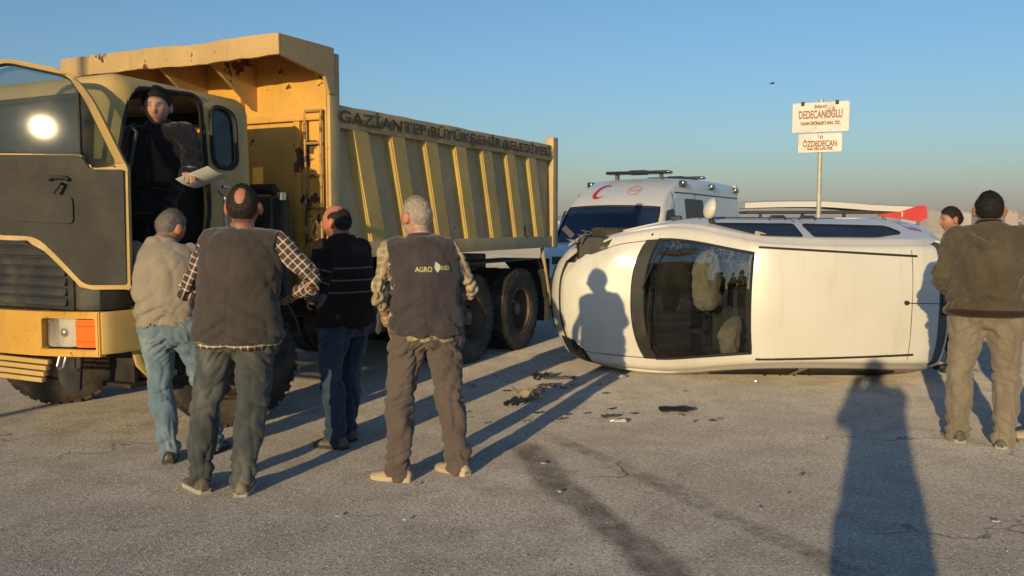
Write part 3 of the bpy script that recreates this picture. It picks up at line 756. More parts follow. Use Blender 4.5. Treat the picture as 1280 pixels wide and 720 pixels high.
# ------------------------------------------------------------------ vehicle bodies swept from a side profile (x forward, y left, z up)
class Body:
    """side profile (closed, clockwise from the front bottom over the roof) swept across the width; columns run left to right"""
    def __init__(s, prof, Wf, anchor, bow, r=.07, crown=.03, ncol=22, nsub=4, qs=(.97, .9, .78, .6, .4, .2), post=None):
        s.post = post
        m = len(prof); pts = []; s.key = []
        for i in range(m):
            p0, p1, p2, p3 = [Vector(prof[(i + k) % m]) for k in (-1, 0, 1, 2)]
            s.key.append(len(pts))
            for k in range(nsub):
                t = k / nsub
                pts.append(.5 * (2 * p1 + (p2 - p0) * t + (2 * p0 - 5 * p1 + 4 * p2 - p3) * t * t + (3 * p1 - p0 - 3 * p2 + p3) * t ** 3))
        n = len(pts); s.n = n; s.Wf, s.bow = Wf, bow
        cols = [('s', 1, q) for q in reversed(qs)] + [('r', 1, a) for a in (90, 62, 38, 18)]
        s.j0 = len(cols)
        cols += [('t', 0, 1 - 2 * k / ncol) for k in range(ncol + 1)]
        s.j1 = len(cols) - 1
        cols += [('r', -1, a) for a in (18, 38, 62, 90)] + [('s', -1, q) for q in qs]
        s.cols = cols; s.g = []
        for i, c in enumerate(pts):
            tn = (pts[(i + 1) % n] - pts[i - 1]).normalized(); N = Vector((-tn.y, tn.x))
            a = anchor(c)
            if N.dot(a - c) < 0: N = -N
            row = []
            for typ, sg, q in cols:
                we = Wf(c.x, c.y) - r
                if typ == 't': p = c + N * crown * q * q; y = q * we
                elif typ == 'r':
                    ph = radians(q); p = c + N * (crown + r * (1 - cos(ph))); y = sg * (we + r * sin(ph))
                else:
                    ce = c + N * (crown + r); p = a + (ce - a) * q; y = sg * Wf(p.x, p.y)
                row.append(s.fin(p.x, y, p.y))
            s.g.append(row)
    def fin(s, x, y, z): return Vector((x + s.bow(x, y), s.post(x, y) if s.post else y, z))
    def mesh(s, sel, fn=None):
        """faces (i,j) chosen by sel(i,j)"""
        bm = NB(); vs = {}
        def v(i, j):
            k = (i % s.n, j)
            if k not in vs: vs[k] = bm.verts.new(s.g[k[0]][j])
            return vs[k]
        for i in range(s.n):
            for j in range(len(s.cols) - 1):
                if sel(i, j): bm.faces.new((v(i, j), v(i + 1, j), v(i + 1, j + 1), v(i, j + 1)))
        for j in (0, len(s.cols) - 1):       # close the sides
            if sel(-1, j):
                try: bm.faces.new([v(i, j) for i in range(s.n)])
                except Exception: pass
        bmesh.ops.recalc_face_normals(bm, faces=bm.faces[:])
        if fn: fn(bm)
        me = bpy.data.meshes.new('b'); bm.to_mesh(me); bm.free()
        return me
    def loop(s, i0, i1, j0, j1):
        g = s.g
        return [g[i][j0] for i in range(i0, i1)] + [g[i1][j] for j in range(j0, j1)] + [g[i][j1] for i in range(i1, i0, -1)] + [g[i0][j] for j in range(j1, j0, -1)]
    def side_patch(s, outline, sg, off, th=.004, grid=7):
        """patch lying on the flank; outline in (x,z)"""
        bm = plate(outline, [], th, lambda u, v, w: (u, v, w))
        bmesh.ops.subdivide_edges(bm, edges=bm.edges[:], cuts=2)
        for v in bm.verts:
            x, z, w = v.co
            v.co = s.fin(x, sg * (s.Wf(x, z) + off + w), z)
        return bm
    def side_pt(s, x, z, sg, off): return s.fin(x, sg * (s.Wf(x, z) + off), z)
def vpaint(name, c, dust=.25, dc=(.42, .36, .27)):
    g = G(name)
    f = g.m('MULTIPLY', g.mr(g.noise(2.2, 7, .65), .35, .75), dust)
    col = g.mix(f, c, dc)
    col = g.mix(g.m('MULTIPLY', g.mr(g.noise(40, 4, .7), .66, .75), .35), col, (.25, .22, .18))
    col = g.mix(g.m('MULTIPLY', g.mr(g.noise(1.2, 7, .7, g.mp((6, 1, 1))), .52, .75), .22), col, (.33, .27, .19))
    return g.p(Base_Color=col, Roughness=g.mr(g.noise(3, 5), .3, .7, .28, .45), Coat_Weight=.35, Coat_Roughness=.12)
def solid(me, th, off=-1):
    return evalmesh(me, [('SOLIDIFY', dict(thickness=th, offset=off))])

# ------------------------------------------------------------------ overturned white van, lying on its left side, roof to the camera
WHITE = vpaint('van_white_paint', (.68, .665, .605), .12)
VWGLASS = glass('shattered_windscreen', (.58, .62, .6), .015, dust=.02, cracks=True, ior=2.15)
TINT = plain('tinted_glass', (.016, .014, .015), .34, var=.3, spec=.1)
LAMPDARK = plain('smoked_lamp', (.02, .02, .022), .12, var=.3, spec=.6)
def Wv(x, z):
    w = .835 - .03 * max(0, (.85 - z) / .6) ** 2 if z < .85 else .835 - .245 * ((z - .85) / .9) ** 1.15
    if x > .9: w -= .13 * ((x - .9) / 1.15) ** 2
    if x < -1.2: w -= .05 * ((-1.2 - x) / .8) ** 2
    return max(w, .05)
def bowv(x, y):
    t = min(1, abs(y) / .8)
    if x > .1: return -(.05 + .20 * min(1, (x - .1) / 1.0)) * t ** 2.5
    if x < -1.0: return .20 * min(1, (-1.0 - x) / .8) * t ** 4.5
    return -.06 * t ** 2.4 * max(0, (x + 1.0) / 1.1)
VP = [(1.80, .22), (1.99, .27), (2.06, .42), (2.045, .57), (1.985, .70), (1.90, .795), (1.58, .94), (1.14, 1.065), (.66, 1.40), (.20, 1.685), (-.2, 1.765), (-.75, 1.79), (-1.33, 1.765), (-1.62, 1.70), (-1.80, 1.54), (-1.90, 1.25), (-1.97, .95), (-1.99, .6), (-1.97, .35), (-1.83, .24), (-1.0, .21), (0, .20), (1.0, .21)]
V = Body(VP, Wv, lambda c: Vector((min(max(c.x, -1.1), 1.2), .82)), bowv, r=.075, crown=.028, post=lambda x, y: y * (1 - .25 * ((x - .7) / 1.35) ** 1.15) if (y < 0 and x > .7) else y)
K = V.key
van = empty('overturned_van', (0, 0, 0), 0, 'white minivan overturned on its side with shattered windscreen and roof towards the onlookers', 'van')
van.matrix_world = Matrix(((-1, 0, 0, 2.50), (0, 0, -1, 10.23), (0, -1, 0, .832), (0, 0, 0, 1))) @ Matrix.Rotation(radians(-.6), 4, 'Z')
J0, J1 = V.j0 + 1, V.j1 - 1
HJ0, HJ1 = V.j0 + 1, V.j1 - 1
def is_ws(i, j): return K[7] <= i < K[9] and J0 <= j < J1
def is_hood(i, j): return K[4] + 2 <= i < K[7] - 1 and HJ0 <= j < HJ1
LAMPJ = 5
def is_lampL(i, j): return K[3] + 1 <= i < K[5] + 1 and V.j0 - 3 <= j < V.j0 + 3
def is_lampR(i, j): return K[3] + 1 <= i < K[5] + 3 and V.j1 - 3 <= j < V.j1 + 3
def is_rear_band(i, j): return K[13] <= i < K[14] and V.j0 - 4 <= j < V.j1 + 4
def is_body(i, j): return i < 0 or not (is_ws(i, j) or is_hood(i, j) or is_lampL(i, j) or is_lampR(i, j) or is_rear_band(i, j))
def dent(bm):
    for v in bm.verts:      # crumple round the right front corner, which is on top now
        d = (v.co - Vector((1.8, -.58, .78))).length
        if d < .5:
            f = (1 - d / .5) ** 1.5
            v.co += Vector((-.10 * f + .05 * f * mn.noise(v.co * 9), .07 * f + .05 * f * mn.noise(v.co * 8 + Vector((3, 1, 2))), -.06 * f * mn.noise(v.co * 7)))
        v.co += v.normal * (.006 * mn.noise(v.co * 1.6) + .003 * mn.noise(v.co * 4))
me = V.mesh(is_body, dent)
me = evalmesh(me, [('SOLIDIFY', dict(thickness=.018, offset=-1, use_rim=True, material_offset=1, material_offset_rim=1))])
me.materials.append(WHITE)
vb = bpy.data.objects.new('body_shell', me); COL.objects.link(vb); vb.parent = van
me.materials.clear(); me.materials.append(WHITE); me.materials.append(INTG); smooth(me, 50)
def shrink(d, warp=0):
    def f(bm):
        bm.normal_update()
        c = sum((v.co for v in bm.verts), Vector()) / len(bm.verts)
        bd = [v for v in bm.verts if v.is_boundary]
        mv = {}
        for v in bd:
            nb = [e.other_vert(v) for e in v.link_edges if not e.other_vert(v).is_boundary]
            if nb: mv[v] = (nb[0].co - v.co).normalized() * d
            else: mv[v] = (c - v.co).normalized() * d * 1.4
        for v, m_ in mv.items(): v.co += m_
        for v in bm.verts:
            v.co += v.normal * .004
            if warp: v.co += v.normal * warp * (.4 * mn.noise(v.co * 2.6) + .9 * max(0, -v.co.y - .35) * mn.noise(v.co * 4 + Vector((5, 2, 0))))
        dent(bm) if warp else None
    return f
hood = mobj('bonnet', solid(V.mesh(is_hood, shrink(.012, .05)), .012), WHITE, van, sm=50)
# engine bay under the bonnet, seen through the gaps
bm = NB(); box(bm, 1.15, 1.80, -.62, .62, .45, .78, .05); bobj('engine', bm, DARKM, van)
bm = NB(); box(bm, .98, 1.06, -.66, .66, .35, 1.0, .01); bobj('firewall', bm, INTER, van)
# lamps
mobj('headlight', solid(V.mesh(is_lampL, shrink(.008)), .01), LAMPDARK, van, sm=50)
bm = NB(); random.seed(5)
me = V.mesh(is_lampR, lambda bm: [setattr(v, 'co', v.co + Vector((-.09, .05, -.02)) + Vector((.05 * mn.noise(v.co * 12), .05 * mn.noise(v.co * 14 + Vector((1, 5, 2))), .05 * mn.noise(v.co * 13 + Vector((4, 4, 4)))))) for v in bm.verts])
bl = mobj('broken_headlight', solid(me, .012), plain('broken_lamp_grey', (.10, .10, .095), .45, var=.8, vs=25, bump=.6, bs=30), van, sm=20); bl['label'] = 'smashed headlight hollow with crumpled grey plastic'
for k in range(7):
    bm = NB(); a = random.uniform(0, 6)
    c = Vector((1.83 + random.uniform(-.14, .1), -.60 + random.uniform(-.07, .05), .80 + random.uniform(-.08, .06)))
    vs = box(bm, -.07, .07, -.004, .004, -.03, .03)
    Rm = Matrix.Rotation(a, 3, 'X') @ Matrix.Rotation(a * 2.3, 3, 'Y') @ Matrix.Rotation(a * .7, 3, 'Z')
    for v in vs: v.co = Rm @ v.co + c
    bobj('lamp_shard', bm, [CHROME, GREYP, WHITE][k % 3], bl)
# black lower grille, bumper line, fog strip
bm = NB(); tube(bm, [V.g[K[2] + 1][j] + Vector((.002, 0, 0)) for j in range(V.j0 + 4, V.j1 - 3)], [(.05, .012)] * (V.j1 - V.j0 - 7), 8, (1, 0, 0)); bobj('lower_grille', bm, BLACKP, van)
bm = NB(); tube(bm, [V.g[K[4]][j] + Vector((.0, 0, 0)) for j in range(V.j0 + 3, V.j1 - 2)], [(.012, .022)] * (V.j1 - V.j0 - 5), 8, (0, 0, 1)); bobj('upper_grille', bm, BLACKP, van)
# windscreen with black border
mobj('windscreen', V.mesh(is_ws, lambda bm: [setattr(v, 'co', v.co - v.normal * .006 + v.normal * .012 * mn.noise(v.co * 3) * max(0, -v.co.y)) for v in bm.verts]), VWGLASS, van, sm=180)
lp = V.loop(K[7], K[9], J0, J1)
bm = NB(); tube(bm, lp, .014, 6, (1, 0, 1), closed=True); bobj('windscreen_seal', bm, RUBBER, van)
bm = NB(); q = [V.g[K[7] - 1][j] for j in range(J0, J1 + 1)]; q2 = [V.g[K[7]][j] for j in range(J0, J1 + 1)]
a_ = [bm.verts.new(p + Vector((.0, 0, -.012))) for p in q]; b_ = [bm.verts.new(p + Vector((.0, 0, .004))) for p in q2]
for i in range(len(a_) - 1): bm.faces.new((a_[i], a_[i + 1], b_[i + 1], b_[i]))
me = bpy.data.meshes.new('m'); bm.to_mesh(me); bm.free(); mobj('cowl_panel', solid(me, .01), BLACKP, van, sm=60)
for y0, y1 in ((.55, -.12), (-.1, -.6)):
    bm = NB(); f = lambda y, z: V.fin(1.20 - (z - 1.05) * 1.36, y, z + .03)
    tube(bm, [f(y0, 1.08), f(y0 * .5 + y1 * .5, 1.115), f(y1, 1.13)], .009, 6); bobj('wiper', bm, RUBBER, van)
# roof mouldings, roof joints, antenna
def roof_pt(x, y):
    best = None
    for i in range(K[9], K[14]):
        a, b = V.g[i], V.g[i + 1]
        for j in range(V.j0, V.j1):
            p = a[j]; d = (p.x - x) ** 2 + (p.y - y) ** 2
            if best is None or d < best[0]: best = (d, i, j)
    i, j = best[1], best[2]
    p = V.g[i][j]; z = p.z
    px, nx = V.g[i - 1][j], V.g[i + 1][j]; py, ny = V.g[i][j - 1], V.g[i][j + 1]
    sx = (nx.z - px.z) / (nx.x - px.x); sy = (ny.z - py.z) / (ny.y - py.y)
    return Vector((x, y, z + sx * (x - p.x) + sy * (y - p.y)))
for sg in (-1, 1):
    pts = [roof_pt(.13 - 1.50 * k / 14, sg * (.545 - .07 * k / 14)) + Vector((0, 0, .002)) for k in range(15)]
    bm = NB(); tube(bm, pts, [(.011, .008)] * 15, 8, (0, 0, 1)); bobj('roof_moulding', bm, RUBBER, van)
GAP = plain('panel_gap', (.10, .085, .06), .9, var=.2)
bm = NB(); tube(bm, [V.g[K[12]][j] for j in range(V.j0 - 1, V.j1 + 2)], .0035, 6, (1, 0, 0)); bobj('roof_joint', bm, GAP, van)
bm = NB(); tube(bm, [roof_pt(-1.27, -.03), roof_pt(-1.27, -.03) + Vector((0, 0, .022))], .022, 12, (1, 0, 0)); an = bobj('antenna', bm, RUBBER, van)
bm = NB(); tube(bm, [roof_pt(-1.27, -.03) + Vector((0, 0, .018)), roof_pt(-1.27, -.03) + Vector((-.14, 0, .055)), roof_pt(-1.27, -.03) + Vector((-.30, 0, .085))], .004, 6); bobj('antenna_rod', bm, RUBBER, an)
# rear dark band (tailgate rim) and high stop lamp
me = V.mesh(is_rear_band, lambda bm: [setattr(v, 'co', v.co - v.normal * .02) for v in bm.verts]); mobj('tailgate_rim', solid(me, .01), GREYP, van, sm=60)
bm = NB(); c = V.g[K[13] + 2][(V.j0 + V.j1) // 2]; box(bm, c.x - .05, c.x + .05, -.10, .10, c.z - .03, c.z + .022, .012); bobj('stop_lamp', bm, LAMPDARK, van)
# flank glass with seals, pillars, mirrors, handles, lamps
def flank(sg):
    wins = [('front_window', [(.60, 1.15), (.10, 1.545), (-.30, 1.575), (-.32, 1.15)]), ('rear_window', [(-.42, 1.15), (-.42, 1.575), (-1.05, 1.56), (-1.42, 1.42), (-1.35, 1.19)])]
    for nm, o in wins:
        lo = rpoly(o, [.03, .08, .04, .04] if len(o) == 4 else [.04, .04, .08, .1, .06])
        bobj(nm, V.side_patch(lo, sg, .001), TINT, van)
        bm = NB(); tube(bm, [V.side_pt(x, z, sg, .004) for x, z in lo], .010, 5, (0, 1, 0), closed=True); bobj('window_seal', bm, RUBBER, van)
    for xs_ in ([(.72, 1.0), (.74, .5), (.66, .30)], [(-.37, 1.06), (-.37, .30)], [(-1.45, 1.0), (-1.38, .6), (-1.1, .4)], [(.70, .30), (-1.1, .30)]):
        bm = NB(); q = cr(xs_, 6); tube(bm, [V.side_pt(x, z, sg, .001) for x, z in q], .004, 5, (0, 1, 0)); bobj('door_joint', bm, GAP, van)
    for x in (-.22, -.55):
        bm = NB(); q = [V.side_pt(x + d, .93, sg, o_) for d, o_ in ((.09, .0), (.07, .03), (-.07, .03), (-.09, .0))]; tube(bm, q, .014, 8, (0, 0, 1)); bobj('door_handle', bm, BLACKP, van)
    bm = NB(); tube(bm, [V.side_pt(x, .56, sg, .006) for x in (.62, .3, 0, -.3, -.6, -1.0)], [(.035, .010)] * 6, 8, (0, sg, 0)); bobj('side_moulding', bm, BLACKP, van)
    bm = V.side_patch(rpoly([(-1.62, .72), (-1.60, 1.28), (-1.74, 1.28), (-1.80, .72)], .04), sg, .0, .005); bobj('tail_lamp', bm, plain('tail_lamp_red', (.35, .02, .02), .15, var=.2), van)
    for x in (1.32, -1.22):
        bm = NB()                                         # wheel arch lip and dark well
        arc = [(x + .36 * cos(a), .30 + .36 * sin(a)) for a in [radians(-12 + 204 * k / 20) for k in range(21)]]
        bm2 = plate(arc, [], .006, lambda u, v, w: (u, v, w))
        for v in bm2.verts: v.co = V.fin(v.co.x, sg * (Wv(v.co.x, v.co.y) + .001 + v.co.z), v.co.y)
        bobj('wheel_well', bm2, INTER, van)
        tube(bm, [V.side_pt(u, v, sg, .004) for u, v in arc], .014, 6, (0, 1, 0)); bobj('arch_lip', bm, WHITE, van)
for sg in (-1, 1): flank(sg)
def mirror(sg):
    b = V.side_pt(.60, 1.12, sg, 0)
    bm = NB(); tube(bm, [b, b + Vector((.02, sg * .06, .01))], [(.03, .05), (.025, .04)], 8, (0, 0, 1)); arm = bobj('wing_mirror', bm, BLACKP, van)
    bm = NB(); ellipsoid(bm, b + Vector((.02, sg * .15, .06)), (.075, .115, .115), 22, 14, Matrix.Rotation(sg * .45, 3, 'Z'))
    for v in bm.verts:
        if v.co.x < b.x + .005: v.co.x = b.x + .005
    bobj('mirror_shell', bm, WHITE, arm)
    bm = NB(); ellipsoid(bm, b + Vector((.003, sg * .15, .06)), (.004, .09, .09), 16, 8); bobj('mirror_glass', bm, CHROME, arm)
mirror(-1)
bm = NB(); b = V.side_pt(.60, 1.12, 1, 0); box(bm, b.x - .09, b.x + .09, b.y - .08, b.y - .01, b.z - .03, b.z + .05, .02); bobj('crushed_mirror', bm, BLACKP, van)
# underside
for sg in (-1, 1):
    for x in (1.32, -1.22):
        wheel('wheel', van, x, sg * .70 + (.08 if sg < 0 and x > 0 else 0), .295, .19, 0, outer=sg, mats=(TYRE, plain('alloy_rim', (.32, .32, .31), .4, .6, var=.15)), rimr=.64, lugs=5, seg=36)
bm = NB(); tube(bm, [(.9, .2, .20), (0, .25, .19), (-.8, .3, .19), (-1.9, .35, .22)], .035, 8); box(bm, -.95, -.5, .05, .5, .14, .22, .03); bobj('exhaust', bm, DARKM, van)
for x in (1.32, -1.22):
    bm = NB(); tube(bm, [(x, -.66, .28), (x, .66, .28)], .03, 8, (0, 0, 1)); bobj('axle', bm, DARKM, van)
# cabin: dashboard, seats, airbags, lining
bm = NB(); box(bm, .62, 1.0, -.68, .68, .78, 1.04, .06, 3); bobj('dashboard', bm, INTER, van)
bm = NB(); box(bm, -1.7, .95, -.70, .70, .33, .38); bobj('cabin_floor', bm, INTER, van)
for y in (-.36, .36):
    bm = NB(); box(bm, -.15, .35, y - .24, y + .24, .55, .72, .07, 3)
    vs = box(bm, -.32, -.16, y - .24, y + .24, .68, 1.28, .07, 3); vs2 = box(bm, -.33, -.22, y - .13, y + .13, 1.30, 1.48, .05, 3)
    bobj('front_seat', bm, INTG, van)
bm = NB(); box(bm, -1.15, -1.0, -.62, .62, .6, 1.3, .06, 3); box(bm, -1.0, -.6, -.62, .62, .5, .68, .06, 3); bobj('rear_bench', bm, INTG, van)
bm = NB(); ring = [(.48 + .06 * sin(a), .36 + .18 * cos(a), 1.02 + .16 * sin(a)) for a in [2 * pi * k / 24 for k in range(24)]]; tube(bm, ring, .014, 8, (1, 0, .4), closed=True); tube(bm, [(.48, .36, 1.0), (.7, .36, .9)], .03, 8); bobj('steering_wheel', bm, INTER, van)
AIRB = fabric('airbag_cloth', (.46, .40, .34), var=.15, bs=.5)
def airbag(c, r, seed, rot=0):
    bm = NB(); bmesh.ops.create_icosphere(bm, subdivisions=5, radius=1)
    for v in bm.verts:
        n_ = v.co.copy()
        q = Vector((abs(n_.x) ** .6 * (1 if n_.x > 0 else -1) * r[0], abs(n_.y) ** .55 * (1 if n_.y > 0 else -1) * r[1], abs(n_.z) ** .6 * (1 if n_.z > 0 else -1) * r[2]))
        q += n_ * (.05 * mn.noise(q * 4 + Vector((seed, 0, 0))) + .022 * (1 - 2 * abs(mn.noise(q * 9 + Vector((0, seed, 0))))) + .012 * (1 - 2 * abs(mn.noise(q * 20 + Vector((seed, seed, 0))))))
        q.y += .22 * q.x; q.z -= .08 * (q.y / r[1]) ** 2
        v.co = q
    bobj('airbag', bm, AIRB, van, c, (0, rot, .15), sm=180)
airbag((.52, -.17, 1.13), (.10, .29, .15), 1.3, .7)
airbag((.26, .44, 1.10), (.08, .17, .12), 4.1, .5)
bm = NB(); stube(bm, [(.05, -.68, 1.5, .02, .09), (.12, -.3, 1.53, .02, .08), (.1, .1, 1.52, .015, .05), (.05, .3, 1.53, .01, .03)], 5, 10); bobj('curtain_airbag', bm, AIRB, van)
# ------------------------------------------------------------------ ambulance behind the van
def Wa(x, z):
    w = 1.0 - .03 * max(0, (1.0 - z) / .8) ** 2 if z < 1.1 else 1.0 - .115 * ((z - 1.1) / 1.35) ** 1.2
    if x > -1.1: w -= .16 * ((x + 1.1) / 1.15) ** 2
    if z > 1.7 and x > -3.0: w -= .10 * (z - 1.7) / .6 * min(1, (x + 3.0) / 1.2)
    return max(w, .05)
def bowa(x, y):
    t = min(1, abs(y) / .95)
    return -.24 * t ** 2.4 * max(0, min(1, (x + 2.4) / 2.0))
AP = [(-.25, .25), (-.04, .30), (.04, .50), (.03, .75), (-.06, .98), (-.22, 1.08), (-.52, 1.17), (-.80, 1.20), (-1.12, 1.50), (-1.46, 1.80), (-1.86, 2.03), (-2.35, 2.22), (-2.95, 2.34), (-4.4, 2.38), (-6.7, 2.36), (-6.88, 2.26), (-6.96, 1.8), (-7.0, 1.0), (-6.98, .4), (-6.8, .3), (-4.0, .28), (-2.0, .26)]
A = Body(AP, Wa, lambda c: Vector((min(max(c.x, -6.0), -1.0), 1.05)), bowa, r=.10, crown=.035, ncol=18)
AK = A.key
amb = empty('ambulance', (1.15, 15.3, 0), radians(-117.5), 'white ambulance with crescent emblem and roof light bars behind the overturned van', 'ambulance')
amb.scale = (1.07, 1.07, 1.075)
AW = vpaint('ambulance_white', (.66, .66, .64), .15)
AMBGLASS = plain('blue_tinted_windscreen', (.01, .022, .05), .05, var=.4, vs=2, spec=.8)
RED = plain('emblem_red', (.55, .03, .025), .5, var=.1)
aj0, aj1 = A.j0, A.j1
def a_ws(i, j): return AK[7] <= i < AK[9] and aj0 <= j < aj1
mobj('body_shell', A.mesh(lambda i, j: i < 0 or not a_ws(i, j)), AW, amb, sm=50)
mobj('windscreen', A.mesh(a_ws, lambda bm: [setattr(v, 'co', v.co - v.normal * .006) for v in bm.verts]), AMBGLASS, amb, sm=180)
bm = NB(); tube(bm, A.loop(AK[7], AK[9], aj0, aj1), .02, 6, (1, 0, 1), closed=True); bobj('windscreen_seal', bm, RUBBER, amb)
bm = NB(); tube(bm, [A.g[AK[3] + 2][j] for j in range(aj0 + 3, aj1 - 2)], [(.09, .015)] * (aj1 - aj0 - 5), 8, (1, 0, 0)); bobj('grille', bm, BLACKP, amb)
bm = NB(); tube(bm, [A.g[AK[2]][j] for j in range(aj0 - 1, aj1 + 2)], [(.13, .02)] * (aj1 - aj0 + 3), 8, (1, 0, 0)); bobj('front_bumper', bm, GREYP, amb)
for sg in (-1, 1):
    bm = A.side_patch(rpoly([(-.28, .82), (-.30, 1.05), (-.55, 1.10), (-.48, .86)], .04), sg, .004, .01); bobj('headlight', bm, LENS, amb)
    bm = A.side_patch(rpoly([(-1.05, 1.20), (-1.45, 1.72), (-1.95, 1.76), (-1.95, 1.20)], .06), sg, .003); bobj('cab_window', bm, TINT, amb)
    bm = A.side_patch(rpoly([(-2.7, 1.35), (-2.7, 1.95), (-3.9, 1.95), (-3.9, 1.35)], .08), sg, .003); bobj('rear_side_window', bm, TINT, amb)
    bm = A.side_patch([(-.9, .85), (-.9, 1.0), (-6.0, 1.0), (-6.0, .85)], sg, .004); bobj('side_stripe', bm, RED, amb)
    bm = NB(); tube(bm, [A.side_pt(x, 2.05, sg, .003) for x in (-2.2, -2.8, -3.6, -4.6, -5.6, -6.7)], .012, 6, (0, 1, 0)); bobj('gutter_strip', bm, GREYP, amb)
    for x in (-2.7, -4.6, -6.6):
        p = A.side_pt(x, 2.22, sg, .01); bm = NB(); box(bm, p.x - .13, p.x + .13, p.y - .04, p.y + .05, p.z - .055, p.z + .055, .02); bobj('side_beacon', bm, plain('beacon_dark_blue', (.02, .03, .05), .2, var=.2), amb)
    for x in (-2.02, -3.35):
        bm = NB(); tube(bm, [A.side_pt(x, z, sg, .001) for z in (.45, .9, 1.3, 1.8, 2.05)], .006, 5, (0, 1, 0)); bobj('door_joint', bm, GAP, amb)
    for x in (-1.05, -4.9): 
        wheel('wheel', amb, x, sg * .86, .345, .22, 0, outer=sg, mats=(TYRE, RIM), rimr=.6, lugs=6, seg=32)
        arc = [(x + .42 * cos(a), .345 + .42 * sin(a)) for a in [radians(-8 + 196 * k / 16) for k in range(17)]]
        bobj('wheel_well', A.side_patch(arc, sg, .002), INTER, amb)
    b = A.side_pt(-1.15, 1.35, sg, 0)
    bm = NB(); tube(bm, [b, b + Vector((.03, sg * .14, .02))], .02, 8); ma = bobj('wing_mirror', bm, BLACKP, amb)
    bm = NB(); box(bm, b.x - .05, b.x + .07, min(b.y + sg * .12, b.y + sg * .32), max(b.y + sg * .12, b.y + sg * .32), b.z - .08, b.z + .28, .04, 3); bobj('mirror_shell', bm, BLACKP, ma)
BAR = plain('light_bar_smoked', (.015, .018, .022), .12, var=.2, spec=.7)
def lightbar(x, w):
    bm = NB(); box(bm, x - .14, x + .14, -w, w, 2.415, 2.475, .022, 2); lb = bobj('light_bar', bm, BAR, amb)
    bm = NB(); box(bm, x - .10, x + .10, -.16, .16, 2.405, 2.49, .015); bobj('bar_centre', bm, INTER, lb)
    for sg in (-1, 1):
        bm = NB(); box(bm, x - .04, x + .04, sg * w * .7 - .03, sg * w * .7 + .03, 2.28, 2.416); bobj('bar_foot', bm, GREYP, lb)
lightbar(-2.85, .62); lightbar(-5.2, .60)
def front_pt(y, t):       # t 0 at the top of the windscreen, 1 at the roof
    i = AK[9] + t * (AK[12] - AK[9]); i0 = int(i); f = i - i0
    jf = aj0 + (aj1 - aj0) * (1 - (y + .85) / 1.7); j = int(jf); g = jf - j
    p = A.g[i0][j].lerp(A.g[i0][j + 1], g).lerp(A.g[i0 + 1][j].lerp(A.g[i0 + 1][j + 1], g), f)
    return p + Vector((.008, 0, .012))
def crescent(cy, ct, R, name, mat):
    out = []; n = 28
    for k in range(n + 1): a = radians(35 + 290 * k / n); out.append((R * cos(a), R * sin(a)))
    for k in range(n + 1): a = radians(318 - 276 * k / n); out.append((R * .26 + R * .78 * cos(a), R * .78 * sin(a)))
    bm = plate(out, [], .001, lambda u, v, w: tuple(front_pt(cy + u, ct + v * 1.55) + Vector((w, 0, w)))); bobj(name, bm, mat, amb)
crescent(-.43, .40, .145, 'crescent_emblem', RED)
RED2 = plain('emblem_faint_red', (.62, .42, .38), .5, var=.1)
def blob(cy, ct, a, b):
    bm = plate([(a * cos(t), b * sin(t)) for t in [2 * pi * k / 24 for k in range(24)]], [[(a * .8 * cos(t), b * .72 * sin(t)) for t in [2 * pi * k / 24 for k in range(24)]]], .001, lambda u, v, w: tuple(front_pt(cy + u, ct + v * 1.55) + Vector((w, 0, w)))); o = bobj('round_emblem', bm, RED2, amb)
    bm = plate([(-a * .6, -.02), (a * .6, -.02), (a * .6, .02), (-a * .6, .02)], [], .001, lambda u, v, w: tuple(front_pt(cy + u, ct + v * 1.55) + Vector((w, 0, w)))); bobj('emblem_bar', bm, RED2, o)
blob(.25, .42, .13, .10)

# ------------------------------------------------------------------ roadside sign on a pole
SGN = plain('sign_white', (.72, .70, .65), .6, var=.06, dirt=(.40, .33, .24), dscale=2, damt=(.5, .8))
sg_ = empty('roadside_sign', (7.56, 22.0, 0), radians(-26), 'two white lettered sign boards on a tall thin pole', 'sign')
bm = NB(); tube(bm, [(0, .06, -.05), (0, .06, 2.5), (0, .06, 4.66)], .055, 12, (0, 1, 0)); bobj('pole', bm, plain('galvanised_pole', (.50, .46, .38), .55, .2, var=.12), sg_)
SLET = plain('sign_lettering', (.30, .13, .06), .7, var=.2)
def board(w, z0, z1, lines, rot):
    bm = NB(); box(bm, -w / 2, w / 2, -.025, .0, z0, z1, .006); b = bobj('sign_board', bm, SGN, sg_)
    bm = NB()
    for a, c in (((-w / 2, z0), (w / 2, z0)), ((w / 2, z0), (w / 2, z1)), ((w / 2, z1), (-w / 2, z1)), ((-w / 2, z1), (-w / 2, z0))): tube(bm, [(a[0], -.012, a[1]), (c[0], -.012, c[1])], .018, 6, (0, 1, 0))
    bobj('frame', bm, SGN, b)
    for body, size, z, wd in lines:
        me = text_mesh(body, size, .002, 1.0, 'CENTER', .006)
        xs = [v.co.x for v in me.vertices]; k = wd / (max(xs) - min(xs)); cx = (max(xs) + min(xs)) / 2
        for v in me.vertices: v.co = Vector(((v.co.x - cx) * k, -.029 - v.co.z, z + v.co.y))
        mobj('sign_lettering', me, SLET, b)
board(1.30, 3.86, 4.56, [('DEDECANOĞLU', .27, 4.27, 1.02), ('İNŞAAT', .09, 4.46, .3), ('TARIM ÜRÜNLERİ SAN. TİC.', .10, 4.06, .95)], radians(-3.5))
board(1.0, 3.37, 3.80, [('ÖZDEDECAN', .20, 3.56, .80), ('ÖD', .09, 3.72, .14), ('SAN. TİC. LTD. ŞTİ.', .07, 3.44, .6)], radians(-2.5))
for x in (-.42, .38):
    bm = NB(); box(bm, x - .04, x + .04, -.045, .03, 4.50, 4.60, .01); bobj('sign_clamp', bm, DARKM, sg_)

